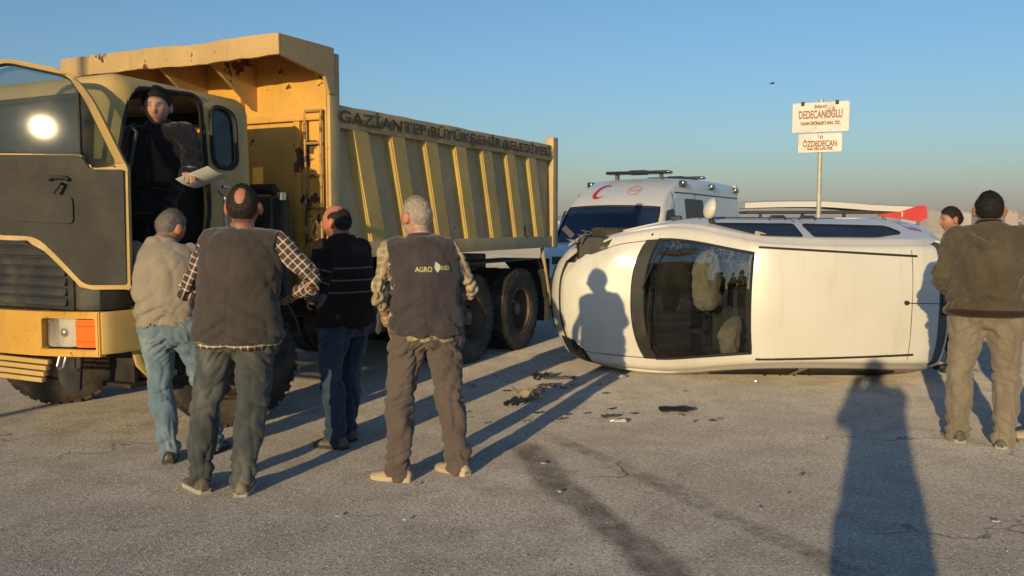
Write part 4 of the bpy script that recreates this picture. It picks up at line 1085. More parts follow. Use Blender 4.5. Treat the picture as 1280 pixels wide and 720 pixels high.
# ------------------------------------------------------------------ filling station canopy far behind
st = empty('station_canopy', (44, 125, 0), radians(-4), 'long white canopy roof on slim columns with red end', 'canopy')
CANW = plain('canopy_white', (.62, .60, .55), .6, var=.08)
bm = NB(); q = []
for k in range(25):
    x = -11.9 + 23.6 * k / 24; z = 4.45 + .22 * (1 - ((x + 4) / 9.0) ** 2 if x < 5 else 0) - .55 * max(0, (x + 1) / 12)
    q.append([bm.verts.new((x, y, zz)) for y, zz in ((-4, z - .75), (-4, z), (0, z + .25), (5, z), (5, z - .75), (0, z - .72))])
for a, b in zip(q, q[1:]):
    for j in range(6): bm.faces.new((a[j], a[(j + 1) % 6], b[(j + 1) % 6], b[j]))
bm.faces.new(q[0]); bm.faces.new(q[-1][::-1]); bobj('canopy_roof', bm, CANW, st)
bm = NB(); box(bm, -11.5, 9, -3.6, 4.6, 3.05, 3.42); bobj('soffit', bm, DARKM, st)
for x in (-9, -3.2, 2.5, 8):
    bm = NB(); box(bm, x - .18, x + .18, -.3, .3, 0, 3.1, .02); bobj('column', bm, CANW, st)
bm = NB()
pts = [(5.8, 2.7), (5.8, 2.9), (8.8, 3.3), (11.0, 4.05), (11.9, 4.1), (12.1, 2.4), (11.2, 1.9), (9.0, 2.3)]
f1 = [bm.verts.new((x, -4.6, z)) for x, z in pts]; f2 = [bm.verts.new((x, -4.1, z)) for x, z in pts]
bm.faces.new(f1); bm.faces.new(f2[::-1])
for i in range(8): bm.faces.new((f1[i], f1[(i + 1) % 8], f2[(i + 1) % 8], f2[i]))
bobj('red_fascia', bm, plain('fascia_red', (.60, .035, .03), .5, var=.12, vs=.4), st)
bm = NB(); box(bm, 8.7, 8.9, -4.62, -4.59, 2.6, 3.2); bobj('fascia_stripe', bm, CANW, st)

# ------------------------------------------------------------------ bird
bm = NB(); stube(bm, [(-.22, 0, 0, .02, .02), (-.08, 0, 0, .06, .05), (.1, 0, .01, .07, .06), (.22, 0, .03, .035, .035), (.28, 0, .03, .01, .01)], 3, 8)
for sg in (-1, 1):
    w = [[bm.verts.new((x, sg * y, z)) for x, y, z in r] for r in ([(.1, .03, .03), (-.08, .03, .03)], [(.12, .22, .12), (-.06, .24, .12)], [(.0, .52, .07), (-.06, .50, .07)])]
    for a, b in zip(w, w[1:]): bm.faces.new((a[0], a[1], b[1], b[0]))
tag(bobj('bird', bm, plain('bird_dark', (.03, .03, .03), .8), loc=(26, 90, 15.6), rot=(0, 0, .3)), 'small dark bird flying in the open sky', 'bird')

# ------------------------------------------------------------------ people (local y forward, x to the person's right)
def rid(p, sx, sy, sz, seed):       # rounded swells with narrow valleys, as cloth creases
    return .8 - 1.6 * max(0, 1 - 2.3 * abs(mn.noise(Vector((p.x * sx + seed, p.y * sy - seed, p.z * sz + seed * .37))))) ** 1.5
def sstep(a, b, x):
    t = min(1, max(0, (x - a) / (b - a))); return t * t * (3 - 2 * t)
HA, HB, HC = .078, .100, .120
def head_pt(sv):
    x, y, z = sv[0] * HA, sv[1] * HB, sv[2] * HC
    if z < 0:
        t = min(1, -z / HC)
        x *= 1 - .26 * t ** 1.5
        y *= (1 - .38 * t) if y < 0 else (1 - .06 * t)
    if y < 0 and z > -.02: y *= 1.03
    if y > 0:
        ax = abs(x)
        y += .024 * exp(-(x / .013) ** 2) * exp(-((z + .024) / .017) ** 2) + .013 * exp(-(x / .010) ** 2) * exp(-((z - .004) / .022) ** 2)
        y -= .012 * exp(-((ax - .031) / .015) ** 2) * exp(-((z - .012) / .011) ** 2)
        y += .005 * exp(-((ax - .026) / .026) ** 2) * exp(-((z - .032) / .009) ** 2)
        y += .007 * exp(-(x / .024) ** 2) * (exp(-((z + .057) / .006) ** 2) + exp(-((z + .070) / .006) ** 2))
        y -= .003 * exp(-(x / .02) ** 2) * exp(-((z + .0635) / .003) ** 2)
        y += .012 * exp(-(x / .026) ** 2) * exp(-((z + .098) / .016) ** 2)
        y += .004 * exp(-((ax - .045) / .02) ** 2) * exp(-((z + .02) / .02) ** 2)
    return Vector((x, y, z))
def head_grid(bm, M, nu=52, nv=40, off=None):
    rows = []
    for a in range(nv + 1):
        th = pi * a / nv; row = []
        for b in range(nu):
            ph = 2 * pi * b / nu
            sv = (sin(th) * sin(ph), sin(th) * cos(ph), cos(th))
            p = head_pt(sv)
            if off: p = p + Vector((sv[0], sv[1], sv[2])) * off(sv, p)
            row.append(p)
        rows.append(row)
    top = bm.verts.new(M @ rows[0][0]); bot = bm.verts.new(M @ rows[-1][0])
    R = [[bm.verts.new(M @ p) for p in r] for r in rows[1:-1]]
    for a, b in zip(R, R[1:]):
        for k in range(nu): bm.faces.new((a[k], a[(k + 1) % nu], b[(k + 1) % nu], b[k]))
    for k in range(nu):
        bm.faces.new((top, R[0][(k + 1) % nu], R[0][k])); bm.faces.new((bot, R[-1][k], R[-1][(k + 1) % nu]))
def hair_mask(style, soft=0.0):
    line = [(-1, -.60), (-.62, -.54), (-.36, -.28), (-.24, .16), (.0, .24), (.14, .02), (.22, .10), (.38, .36), (.62, .54), (.85, .62), (1.01, .70)]
    if style in ('receding', 'baldtop', 'crown'): line = [(-1, -.60), (-.62, -.54), (-.36, -.28), (-.24, .16), (.0, .24), (.12, .06), (.22, .45), (.45, .72), (.7, .86), (1.01, .95)]
    def f(sv):
        x, y, z = sv
        for (a, va), (b, vb) in zip(line, line[1:]):
            if y <= b: l = va + (vb - va) * (y - a) / (b - a); break
        m = sstep(-.03 - soft * 2, (.12 if z > .1 else .34) - soft, z - l)
        if style == 'crown': m *= sstep(.20, .60, sqrt(x * x * 1.0 + (y + .68) ** 2 * .75 + (z - .56) ** 2 * .55) + .06 * mn.noise(Vector((x * 5, y * 5, z * 5)))) * (1 - .75 * sstep(.5, .8, z) * sstep(-.2, .25, y))
        if style == 'baldtop': m *= 1 - sstep(.20, .72, z + .35 * y + .10 * mn.noise(Vector((x * 6, y * 6, z * 6)))) * .98
        if style == 'thin': m *= .55 + .45 * sstep(.18, .5, sqrt(x * x + (y + .40) ** 2 + (z - .85) ** 2 * .5))
        return m
    return f
SKIN = {}
def skin_mat(name, rough=.55):
    if name in SKIN: return SKIN[name]
    g = G(name)
    at = g.n('ShaderNodeAttribute', attribute_name='col').outputs['Color']
    col = g.mix(g.m('MULTIPLY', g.mr(g.noise(60, 4), .45, .75), .25), at, (.25, .10, .07))
    SKIN[name] = g.p(Base_Color=col, Roughness=rough, Subsurface_Weight=.08, Subsurface_Radius=(.02, .008, .004), Normal=g.bump(g.noise(140, 3), .15, .003))
    return SKIN[name]
def hand(bm, w, d, n, k, curl=.5, side=1):
    """w wrist, d finger direction, n palm normal"""
    d = d.normalized(); n = (n - d * n.dot(d)).normalized(); s = d.cross(n) * side
    P = lambda a, b, c: w + (d * a + s * b + n * c) * k
    tube(bm, [P(-.03, 0, 0), P(.0, 0, 0), P(.03, .002, .002), P(.065, .003, .004), P(.088, .004, .005)], [(.027 * k, .020 * k), (.029 * k, .018 * k), (.038 * k, .017 * k), (.042 * k, .015 * k), (.040 * k, .012 * k)], 12, tuple(n))
    for i, (ln, off) in enumerate(((.072, .0), (.080, .004), (.075, .0), (.058, -.008))):
        b = (-1.5 + i) * .0205; a = .085 + off; c = .004; ang = .15; pts = [P(a - .02, b, c), P(a, b, c)]
        for f in (.46, .30, .24):
            ang += curl * (.75 + .1 * i)
            a += ln * f * cos(ang); c += ln * f * sin(ang); pts.append(P(a, b * (1 + .06 * (1 - curl)), c))
        tube(bm, pts, [.0088 * k, .0088 * k, .0082 * k, .0076 * k, .0064 * k], 8, tuple(s))
    pts = [P(.015, -.030, .004), P(.040, -.048, .012), P(.066, -.056, .022), P(.086, -.052, .030)]
    tube(bm, pts, [.013 * k, .0115 * k, .0098 * k, .0078 * k], 8, tuple(n))
def seg_coord(p, segs):
    best = None
    for (a, b, base, R) in segs:
        ab = b - a; t = max(0, min(1, (p - a).dot(ab) / ab.length_squared)); q = a + ab * t; dd = (p - q).length - R
        if best is None or dd < best[0]: best = (dd, a, b, base, t, q)
    return best
def person(label, loc, rz, h, pose, wear, skin=(.42, .23, .15), hair=('short', (.02, .016, .013), .012), face=None, vox=.0062, group=None, seed=1.0, bulk=1.0):
    k = h / 1.708
    root = empty('person', loc, rz, label, 'person', group)
    g = lambda n, dflt: pose.get(n, dflt)
    px, py, pz = g('hip', (0, 0, 0))
    lx, ly = g('lean', (0, .02)); tw = g('twist', 0.0)
    pel = Vector((px, py, .95 + pz)); nb = pel + Vector((lx, ly, .535 - .5 * (lx * lx + ly * ly)))
    mid = pel.lerp(nb, .5) + Vector((0, -.012 + g('hunch', 0) * -.04, 0))
    c_, s_ = cos(tw), sin(tw)
    def tr(x, y, z, f=1.0): a = tw * f; return Vector((x * cos(a) - y * sin(a), x * sin(a) + y * cos(a), z))
    sh = {-1: nb + tr(-.19 * bulk ** .5, 0, -.075), 1: nb + tr(.19 * bulk ** .5, 0, -.075)}
    el = {-1: Vector(g('eL', (-.27, -.03, 1.14))), 1: Vector(g('eR', (.27, -.03, 1.14)))}
    wr = {-1: Vector(g('wL', (-.25, .07, .90))), 1: Vector(g('wR', (.25, .07, .90)))}
    for sd in (-1, 1):      # keep natural arm lengths
        e = el[sd] - sh[sd]; el[sd] = sh[sd] + e.normalized() * .29
        f = wr[sd] - el[sd]; wr[sd] = el[sd] + f.normalized() * .26
    ft = {-1: g('fL', (-.12, 0, 0)), 1: g('fR', (.12, 0, 0))}
    hp, kn, an = {}, {}, {}
    for sd in (-1, 1):
        hp[sd] = pel + Vector((sd * .104, 0, -.04))
        fx, fy, fa = ft[sd]; an[sd] = Vector((fx, fy - .02, .085))
        kn[sd] = hp[sd].lerp(an[sd], .49) + Vector((sd * .01 - sin(fa) * .03, .035 * cos(fa) + g('bend', 0), 0))
    V3 = lambda v: Vector(v) * k
    hy, hpit, hrol = g('head', (0, 0, 0))
    hr = Matrix.Rotation(hy, 3, 'Z') @ Matrix.Rotation(hpit, 3, 'X') @ Matrix.Rotation(hrol, 3, 'Y')
    hc = nb + Vector((0, .022, .018)) + hr @ Vector((0, .022, .104)) * 1.0
    HM = Matrix.Translation(hc * k) @ (hr * (k * 1.06)).to_4x4()
    # --- continuous body
    bm = NB()
    head_grid(bm, HM)
    for sd in (-1, 1): ellipsoid(bm, HM @ Vector((sd * .087, -.012, -.002)), (.015 * k, .027 * k, .039 * k), 12, 8, hr @ Matrix.Rotation(sd * -.35, 3, 'Z') @ Matrix.Rotation(.2, 3, 'X'))
    tube(bm, [V3(nb + Vector((0, -.01, -.04))), V3(nb + Vector((0, .002, .02))), HM @ Vector((0, -.016, -.062)), HM @ Vector((0, -.006, .0))], [(.075 * k, .062 * k), (.06 * k * bulk, .062 * k * bulk), (.056 * k, .062 * k), (.05 * k, .06 * k)], 16)
    stube(bm, [(*V3(pel + Vector((0, 0, -.1))), .13 * k, .095 * k), (*V3(pel), .14 * k, .10 * k), (*V3(mid), .13 * k, .095 * k), (*V3(nb + Vector((0, 0, -.12))), .14 * k, .09 * k), (*V3(nb), .06 * k, .055 * k)])
    for sd in (-1, 1):
        tube(bm, [V3(sh[sd] * .9 + nb * .1), V3(sh[sd].lerp(el[sd], .5)), V3(el[sd]), V3(el[sd].lerp(wr[sd], .4)), V3(wr[sd])], [.038 * k, .035 * k, .031 * k, .031 * k, .026 * k], 10, (0, .3, 1))
        tube(bm, [V3(hp[sd]), V3(hp[sd].lerp(kn[sd], .5)), V3(kn[sd]), V3(kn[sd].lerp(an[sd], .4)), V3(an[sd])], [.06 * k, .054 * k, .042 * k, .040 * k, .032 * k], 12)
        fx, fy, fa = ft[sd]; fd = Vector((-sin(fa), cos(fa), 0))
        tube(bm, [V3(an[sd] + Vector((0, 0, -.03))), V3(an[sd] + fd * .06 + Vector((0, 0, -.045))), V3(an[sd] + fd * .15 + Vector((0, 0, -.06)))], [.032 * k, .03 * k, .02 * k], 8)
        hd = g('hL' if sd < 0 else 'hR', None)
        fdir = (wr[sd] - el[sd]).normalized(); nrm = Vector((-sd, .2, 0)); cu = .35
        if hd: fdir, nrm, cu = Vector(hd[0]), Vector(hd[1]), hd[2]
        hand(bm, V3(wr[sd]), fdir, nrm, k, cu, sd)
    me = remesh(bm, vox * k, 2)
    at = me.attributes.new('col', 'FLOAT_COLOR', 'POINT')
    iM = HM.inverted(); f = face or {}; fm0 = hair_mask(hair[0], .10)
    stub, beard = f.get('stubble', .25), f.get('beard', None)
    for i, v in enumerate(me.vertices):
        c = Vector(skin); q = iM @ v.co
        if q.length < .17:
            n_ = mn.noise(q * 40) * .5 + .5
            ax = abs(q.x)
            c = c.lerp(Vector((skin[0] * 1.12, skin[1] * .78, skin[2] * .72)), .5 * exp(-((ax - .045) / .02) ** 2 - ((q.z + .02) / .025) ** 2) + f.get('red', .25) * n_)
            if q.y > .03:
                c = c.lerp(Vector((.02, .015, .012)) if not f.get('greybrow') else Vector((.3, .28, .25)), .85 * exp(-((ax - .030) / .015) ** 4 - ((q.z - .031) / .0055) ** 2))
                c = c.lerp(Vector((.03, .02, .018)), .9 * exp(-((ax - .031) / .011) ** 4 - ((q.z - .011) / .0048) ** 2))
                c = c.lerp(Vector((.32, .10, .085)), .7 * exp(-(q.x / .022) ** 4 - ((q.z + .0635) / .009) ** 2))
            jaw = sstep(-.028, -.05, q.z) * sstep(-.03, .01, q.y) * sstep(-.16, -.12, q.z)
            if beard: c = c.lerp(Vector(beard), .85 * jaw * (.6 + .4 * n_))
            else: c = c.lerp(Vector((.10, .075, .065)), stub * jaw * (.5 + .5 * n_))
            sv = Vector((q.x / HA, q.y / HB, q.z / HC)).normalized()
            if ax < .08: c = c.lerp(Vector(hair[1]) * 1.3, .9 * fm0(sv))
            if ax > .074: c = c.lerp(Vector((skin[0] * 1.15, skin[1] * .7, skin[2] * .62)), .5)
        at.data[i].color = (c.x, c.y, c.z, 1)
    mobj('body', me, skin_mat('skin'), root, sm=180)
    # --- hair
    hs, hcol, hth = hair
    fm = hair_mask(hs); bm = NB()
    def off(sv, p): 
        m = fm(sv); return -.004 + (hth + .004) * m + m * .0045 * mn.noise(p * 70 + Vector((seed, 0, 0))) + m * .004 * mn.noise(p * 22)
    head_grid(bm, HM, 72, 54, off)
    rs = random.Random(int(seed * 100)); iR = HM.to_3x3().inverted()
    bm.normal_update(); fs = [(f_.calc_center_median(), f_.normal.copy()) for f_ in bm.faces]
    for cpt, nn in fs:
        ql = HM.inverted() @ cpt; sv = Vector((ql.x / HA, ql.y / HB, ql.z / HC)).normalized(); m = fm((sv.x, sv.y, sv.z))
        if nn.dot(HM.to_3x3() @ sv) < 0: nn = -nn
        for _ in range(3 if vox < .008 else 0):
            if rs.random() > m * .95: continue
            j = Vector((rs.uniform(-1, 1), rs.uniform(-1, 1), rs.uniform(-1, 1)))
            p = cpt + (j - nn * j.dot(nn)) * .004 * k
            flow = HM.to_3x3() @ Vector((sv.x * .3, -.5 if sv.z > .3 else -.2, -.6 if sv.z < .6 else 0))
            d_ = (nn * .8 + flow.normalized() * .6 + j * .35).normalized() * (hth * .55 + .004) * rs.uniform(.6, 1.3) * k
            w_ = d_.cross(j).normalized() * .0011 * k
            bm.faces.new([bm.verts.new(x_) for x_ in (p - w_ - nn * .003, p + w_ - nn * .003, p + d_)])
    hm = plain('hair_%.2f_%.2f_%s' % (hcol[0], seed, hs), hcol, .75, var=(.45 if hcol[0] < .1 else .18), vs=90, bump=.8, bs=260, bd=.003, spec=.3)
    me_ = bpy.data.meshes.new('hair'); bm.to_mesh(me_); bm.free(); mobj('hair', me_, hm, root, sm=180)
    # --- clothes
    def displaced(me, fn):
        cs = [(v.co.copy(), v.normal.copy()) for v in me.vertices]
        for v, (p, n_) in zip(me.vertices, cs): v.co = p + n_ * fn(p / k, n_) * k
        return me
    B = bulk
    # trousers
    T_ = wear['trousers']; L = 1.13 * T_.get('loose', 1.0); bm = NB()
    wz = T_.get('waist', .11); wb = B
    stube(bm, [(*V3(pel + Vector((0, 0, wz))), .176 * wb * k, .130 * wb * k), (*V3(pel + Vector((0, 0, .03))), .190 * wb * k, .142 * wb * k), (*V3(pel + Vector((0, -.012, -.06))), .204 * (.5 + .5 * wb) * k, .145 * (.5 + .5 * wb) * k), (*V3(pel + Vector((0, -.005, -.13))), .17 * k, .115 * k)], 4, 22)
    for sd in (-1, 1):
        ellipsoid(bm, V3(pel + Vector((sd * .092, -.060, -.07))), (.090 * k, .080 * k, .092 * k), 14, 10)
        fx, fy, fa = ft[sd]; a0, a1, a2 = hp[sd], kn[sd], an[sd]
        hem = Vector((a2.x, a2.y, T_.get('hem', .045)))
        rows = [(*V3(a0 + Vector((0, -.004, -.02))), .098 * L * k, .105 * L * k), (*V3(a0.lerp(a1, .35) + Vector((0, -.008, 0))), .092 * L * k, .098 * L * k), (*V3(a0.lerp(a1, .72)), .078 * L * k, .082 * L * k), (*V3(a1), .072 * L * k, .074 * L * k), (*V3(a1.lerp(a2, .35) + Vector((0, -.018, 0))), .071 * L * k, .075 * L * k), (*V3(a1.lerp(a2, .75) + Vector((0, -.008, 0))), .064 * L * k, .067 * L * k), (*V3(hem + Vector((0, .012, .02))), .064 * L * k, .074 * L * k), (*V3(hem + Vector((0, .02, 0))), .064 * L * k, .078 * L * k)]
        stube(bm, rows, 4, 20)
    me = remesh(bm, .0085 * k, 5); amp = T_.get('folds', 1.0)
    def tf(p, n_):
        z = p.z
        stack = exp(-((z - .12) / .10) ** 2) * 1.1 + .8 * exp(-((z - .50) / .09) ** 2) + .7 * exp(-((z - .80) / .07) ** 2)
        sx = p.x - px; sgn = 1 if sx > 0 else -1
        d = .008 * (rid(p, 5, 5, 3.0, seed) - .4) + .006 * (rid(p, 10, 10, 6, seed + 4) - .4)
        q = Vector((p.x, p.y, p.z + .45 * sgn * sx + .25 * p.y))
        d += .0165 * stack * (rid(q, 3.0, 3.0, 15, seed + 9) - .4)
        d += .008 * exp(-((z - .78) / .13) ** 2) * (rid(Vector((p.x + sgn * p.z * .8, p.y, p.z)), 20, 7, 5, seed + 2) - .4)
        d += .007 * sstep(.75, .3, z) * (rid(Vector((p.x + .12 * p.z, p.y, p.z)), 13, 13, 3.2, seed + 12) - .4)
        if T_.get('pockets') and n_.y < -.25 and .80 < z - pz < .94:
            u = abs(p.x - px) - .085
            e = min(.058 - abs(u), z - pz - .81, .93 - (z - pz))
            d += .0035 * sstep(-.004, .004, e) - .003 * exp(-(e / .006) ** 2)
        if abs(p.x - px) < .012 and n_.y < -.3 and .84 < z - pz < 1.02: d -= .003
        return d * amp * 1.0 + .005
    mobj('trousers', displaced(me, tf), T_['mat'], root, sm=180)
    if 'belt' in wear:
        bm = NB(); q = [V3(pel + Vector((.186 * wb * cos(a), .139 * wb * sin(a), .070))) for a in [2 * pi * i / 40 for i in range(40)]]
        tube(bm, q, [(.004 * k, .018 * k)] * 40, 8, (0, 0, 1), closed=True); bobj('belt', bm, wear['belt'], root)
    # upper garments
    def torso_rows(add, hem, top, y_off=0, flare=0.0, chest=1.0):
        r = []
        dz = nb.z - pel.z
        prof = [(hem, .190 + flare, .148 + flare), (.0, .190 + flare * .6, .148 + flare * .6), (.11, .184, .144), (.22, .184, .138), (.33, .190, .132), (.42, .192 * chest, .122), (.475, .165 * chest, .105), (.515, .105, .082), (top, .078, .070)]
        for z, rx, ry in prof:
            if z < hem: continue
            t = max(0, z / .535); bx = pel.lerp(nb, t) if t <= 1 else nb + Vector((0, .008, z - .535))
            bow_ = -.012 * sin(pi * min(1, max(0, t)))
            f_ = B if z < .36 else (.5 + .5 * B)
            r.append((*V3(Vector((bx.x, bx.y + bow_ + y_off - g('hunch', 0) * .035 * sin(pi * min(1, max(0, t))), pel.z + z * dz / .535))), (rx * f_ + add) * k, (ry * f_ + add) * k))
        return r
    def shoulders(bm, add, reach=1.0):
        for sd in (-1, 1):
            a = nb + Vector((0, -.005, -.055)); b = sh[sd]
            stube(bm, [(*V3(a), (.060 + add) * k, (.075 + add) * k), (*V3(a.lerp(b, .6 * reach)), (.058 + add) * k, (.078 + add) * k), (*V3(a.lerp(b, 1.0 * reach)), (.052 + add) * k, (.066 + add) * k)], 3, 14, (0, 1, 0))
    def sleeves(bm, add, upto=1.0):
        for sd in (-1, 1):
            s0, e0, w0 = sh[sd], el[sd], wr[sd]; e_ = e0.lerp(w0, upto) if upto < 1 else w0
            rows = [(*V3(s0.lerp(nb, .18)), (.060 + add) * k, (.072 + add) * k), (*V3(s0), (.066 + add) * k, (.072 + add) * k), (*V3(s0.lerp(e0, .45)), (.058 + add) * k, (.060 + add) * k), (*V3(e0 + (e0 - (s0 + w0) / 2).normalized() * .008), (.054 + add) * k, (.054 + add) * k), (*V3(e0.lerp(e_, .45)), (.048 + add) * k, (.048 + add) * k), (*V3(e_), (.039 + add) * k, (.039 + add) * k)]
            stube(bm, rows, 4, 16, (.2, .5, .8))
    def top_fold(amp, seams=None):
        def fn(p, n_):
            d = .009 * (rid(p, 4.0, 4.0, 2.2, seed + 1) - .4) + .005 * (rid(Vector((p.x + .5 * p.z, p.y, p.z)), 7, 7, 4, seed + 3) - .4)
            d += .013 * (rid(Vector((p.x, p.y, p.z + .5 * abs(p.x - px))), 3, 3, 12, seed + 6) - .4) * (sstep(1.22, 1.0, p.z) * .9 + .12)
            d += .0025 * (rid(Vector((p.x - .6 * p.z, p.y, p.z)), 12, 6, 6, seed + 16) - .4)
            if seams and n_.y < -.2:
                d -= .004 * exp(-((p.x - pel.x - (nb.x - pel.x) * (p.z - pel.z) / .53) / .006) ** 2) * seams[0] + .004 * exp(-((p.z - seams[1]) / .006) ** 2)
            for sd in (-1, 1):
                q = (p - el[sd]).length; d += .018 * exp(-(q / .11) ** 2) * (rid(p, 14, 14, 14, seed + 8) - .4)
                q = (p - sh[sd].lerp(el[sd], .5)).length; d += .009 * exp(-(q / .13) ** 2) * (rid(p, 8, 8, 15, seed + 18) - .4)
                ap = (p - (sh[sd] + Vector((-sd * .02, 0, -.09)))).length; d += .016 * exp(-(ap / .12) ** 2) * (rid(Vector((p.x + p.z * .6 * sd, p.y, p.z)), 16, 7, 6, seed + 5) - .4)
            return d * amp * 1.15 + .004
        return fn
    def add_pc(me):
        at = me.attributes.new('pc', 'FLOAT_VECTOR', 'POINT')
        segs = [(pel * k, (nb + Vector((0, 0, -.1))) * k, 0, .15 * k)]
        for sd in (-1, 1): segs += [(sh[sd] * k, el[sd] * k, 2.0 + sd, .06 * k), (el[sd] * k, wr[sd] * k, 2.0 + sd + .29 * k, .05 * k)]
        for i, v in enumerate(me.vertices):
            b = seg_coord(v.co, segs); ab = (b[2] - b[1])
            ax, bx = frame_ax(ab, (0, 1, 0)); dd = v.co - b[5]
            if b[3] == 0: at.data[i].vector = (v.co.z, v.co.x + .3 * v.co.y, 0)
            else: at.data[i].vector = (b[3] + b[4] * ab.length, dd.dot(ax) + .35 * dd.dot(bx), dd.dot(bx))
    if 'shirt' in wear:
        c = wear['shirt']; bm = NB(); stube(bm, torso_rows(c.get('add', 0), c.get('hem', -.10), c.get('top', .56), 0, c.get('flare', 0)), 4, 24); shoulders(bm, c.get('add', 0)); sleeves(bm, c.get('sadd', c.get('add', 0) - .006), c.get('sleeve', 1.0))
        me = displaced(remesh(bm, .0085 * k, 4), top_fold(c.get('folds', 1.0), c.get('seams'))); add_pc(me)
        mobj(c.get('name', 'shirt'), me, c['mat'], root, sm=180)
    if 'vest' in wear:
        c = wear['vest']; bm = NB(); ad = c.get('add', .018)
        stube(bm, torso_rows(ad, c.get('hem', -.10), .53, 0, c.get('flare', .01), 1.02), 4, 26); shoulders(bm, ad - .002, 1.0)
        for ex_ in c.get('extra', []): stube(bm, [(*V3(r[:3]), r[3] * k, r[4] * k) for r in ex_], 4, 12)
        me = displaced(remesh(bm, .0085 * k, 4), top_fold(c.get('folds', .9), c.get('seams', (1, 1.385))))
        vo = mobj('vest', me, c['mat'], root, sm=180)
        bm = NB(); a0 = nb + Vector((0, .0, -.040))
        q = [V3(a0 + Vector(((.085 + ad * .5) * cos(a), (.078 + ad * .5) * sin(a) + .01, .012 * sin(a) * -1))) for a in [2 * pi * i / 30 for i in range(30)]]
        tube(bm, q, [(.010 * k, .036 * k)] * 30, 8, (0, 0, 1), closed=True); bobj('vest_collar', bm, c.get('collar', c['mat']), root)
    if 'collar' in wear:
        c = wear['collar']; bm = NB(); a0 = nb + Vector((0, .004, -.005))
        q = [V3(a0 + Vector((.068 * cos(a) * c.get('s', 1), .066 * sin(a) * c.get('s', 1) + .005, -.016 * sin(a)))) for a in [2 * pi * i / 30 for i in range(30)]]
        tube(bm, q, [(.007 * k * c.get('s', 1), c.get('h', .024) * k)] * 30, 8, (0, 0, 1), closed=True); bobj('collar', bm, c['mat'], root)
    if 'hood' in wear:
        bm = NB(); q = [(-.13, .03, -.035), (-.125, -.05, -.04), (-.07, -.115, -.10), (0, -.135, -.135), (.07, -.115, -.10), (.125, -.05, -.04), (.13, .03, -.035)]
        stube(bm, [(*V3(nb + Vector(p)), (.030 if abs(p[0]) > .1 else .038) * k, (.042 if abs(p[0]) > .1 else .062) * k) for p in q], 4, 14, (0, -1, .6))
        me = displaced(remesh(bm, .009 * k, 3), lambda p, n_: .005 * rid(p, 12, 12, 12, seed)); mobj('hood', me, wear['hood'], root, sm=180)
    if 'waistband' in wear:
        c = wear['waistband']; bm = NB(); r = torso_rows(.040, c['z'], .5)[0]
        q = [Vector((r[0] + (r[3] + .002) * cos(a), r[1] + (r[4] + .002) * sin(a), r[2])) for a in [2 * pi * i / 44 for i in range(44)]]
        tube(bm, q, [(.012 * k, .024 * k)] * 44, 8, (0, 0, 1), closed=True); bobj('waistband', bm, c['mat'], root)
    # shoes
    for sd in (-1, 1):
        c = wear['shoes']; fx, fy, fa = ft[sd]
        e = Matrix.Translation(Vector((fx, fy - .02, 0)) * k) @ Matrix.Rotation(fa, 4, 'Z') @ Matrix.Scale(k, 4)
        bm = NB(); lo = c.get('low', 1.0)
        secs = [(-.085, .022, .052 * lo), (-.072, .036, .080 * lo), (-.03, .041, .092 * lo), (.03, .043, .080 * lo), (.08, .049, .062), (.13, .050, .050), (.168, .041, .042), (.188, .022, .034)]
        rings = []
        for y, w_, ht in cr(secs, 3):
            rings.append([bm.verts.new((w_ * cos(a) if sin(a) > 0 else w_ * (abs(cos(a)) ** .5) * (1 if cos(a) > 0 else -1), y, .022 + max(0, (ht - .022) * sin(a)) - .008 * (sin(a) < 0))) for a in [2 * pi * i / 16 for i in range(16)]])
        for a, b in zip(rings, rings[1:]):
            for i in range(16): bm.faces.new((a[i], a[(i + 1) % 16], b[(i + 1) % 16], b[i]))
        bm.faces.new(rings[0]); bm.faces.new(rings[-1][::-1])
        bmesh.ops.transform(bm, matrix=e, verts=bm.verts[:])
        shoe = bobj('shoe', bm, c['mat'], root, sm=60)
        bm = NB(); out = [(w_ + .005, y) for y, w_, _ in cr(secs, 2)]; out = out + [(-a, b) for a, b in reversed(out)]
        bm2 = plate(out, [], c.get('sole_h', .024), lambda u, v, w_: (u, v, w_ + .001)); bmesh.ops.transform(bm2, matrix=e, verts=bm2.verts[:]); bobj('sole', bm2, c['sole'], shoe, sm=30)
        bm.free()
    return root
D = radians
JEANL = fabric('light_blue_denim', (.14, .21, .275), fade=(.28, .36, .41), vs=9)
JEAND = fabric('grey_green_denim', (.060, .067, .070), fade=(.15, .155, .145), vs=9)
JEANN = fabric('dark_blue_denim', (.03, .055, .095), fade=(.06, .09, .13))
BROWN = fabric('grey_brown_twill', (.125, .098, .085), var=.12)
KHAKI = fabric('khaki_cotton', (.22, .185, .135), var=.15, fade=(.28, .24, .18))
SWEAT = fabric('grey_beige_fleece', (.31, .27, .205), var=.12, bs=.5, weave=260)
VESTB = fabric('charcoal_vest_cloth', (.066, .056, .050), var=.18)
VESTE = fabric('dark_plum_vest_cloth', (.062, .052, .056), var=.2)
OLIVE = fabric('olive_brown_jacket', (.085, .068, .045), var=.15, fade=(.11, .09, .062))
NAVY = fabric('dark_navy_jacket', (.007, .009, .016), var=.2)
BLACKC = fabric('black_knit', (.009, .0085, .010), var=.25)
DARKRIB = fabric('dark_brown_rib', (.035, .018, .014), var=.2)
PLB = plaid('brown_white_check', (.055, .030, .032), (.55, .50, .42), (.10, .055, .05), .040, .040)
PLE = plaid('beige_check', (.36, .29, .18), (.50, .43, .30), (.26, .21, .13), .045, .040, .07)
STR = None
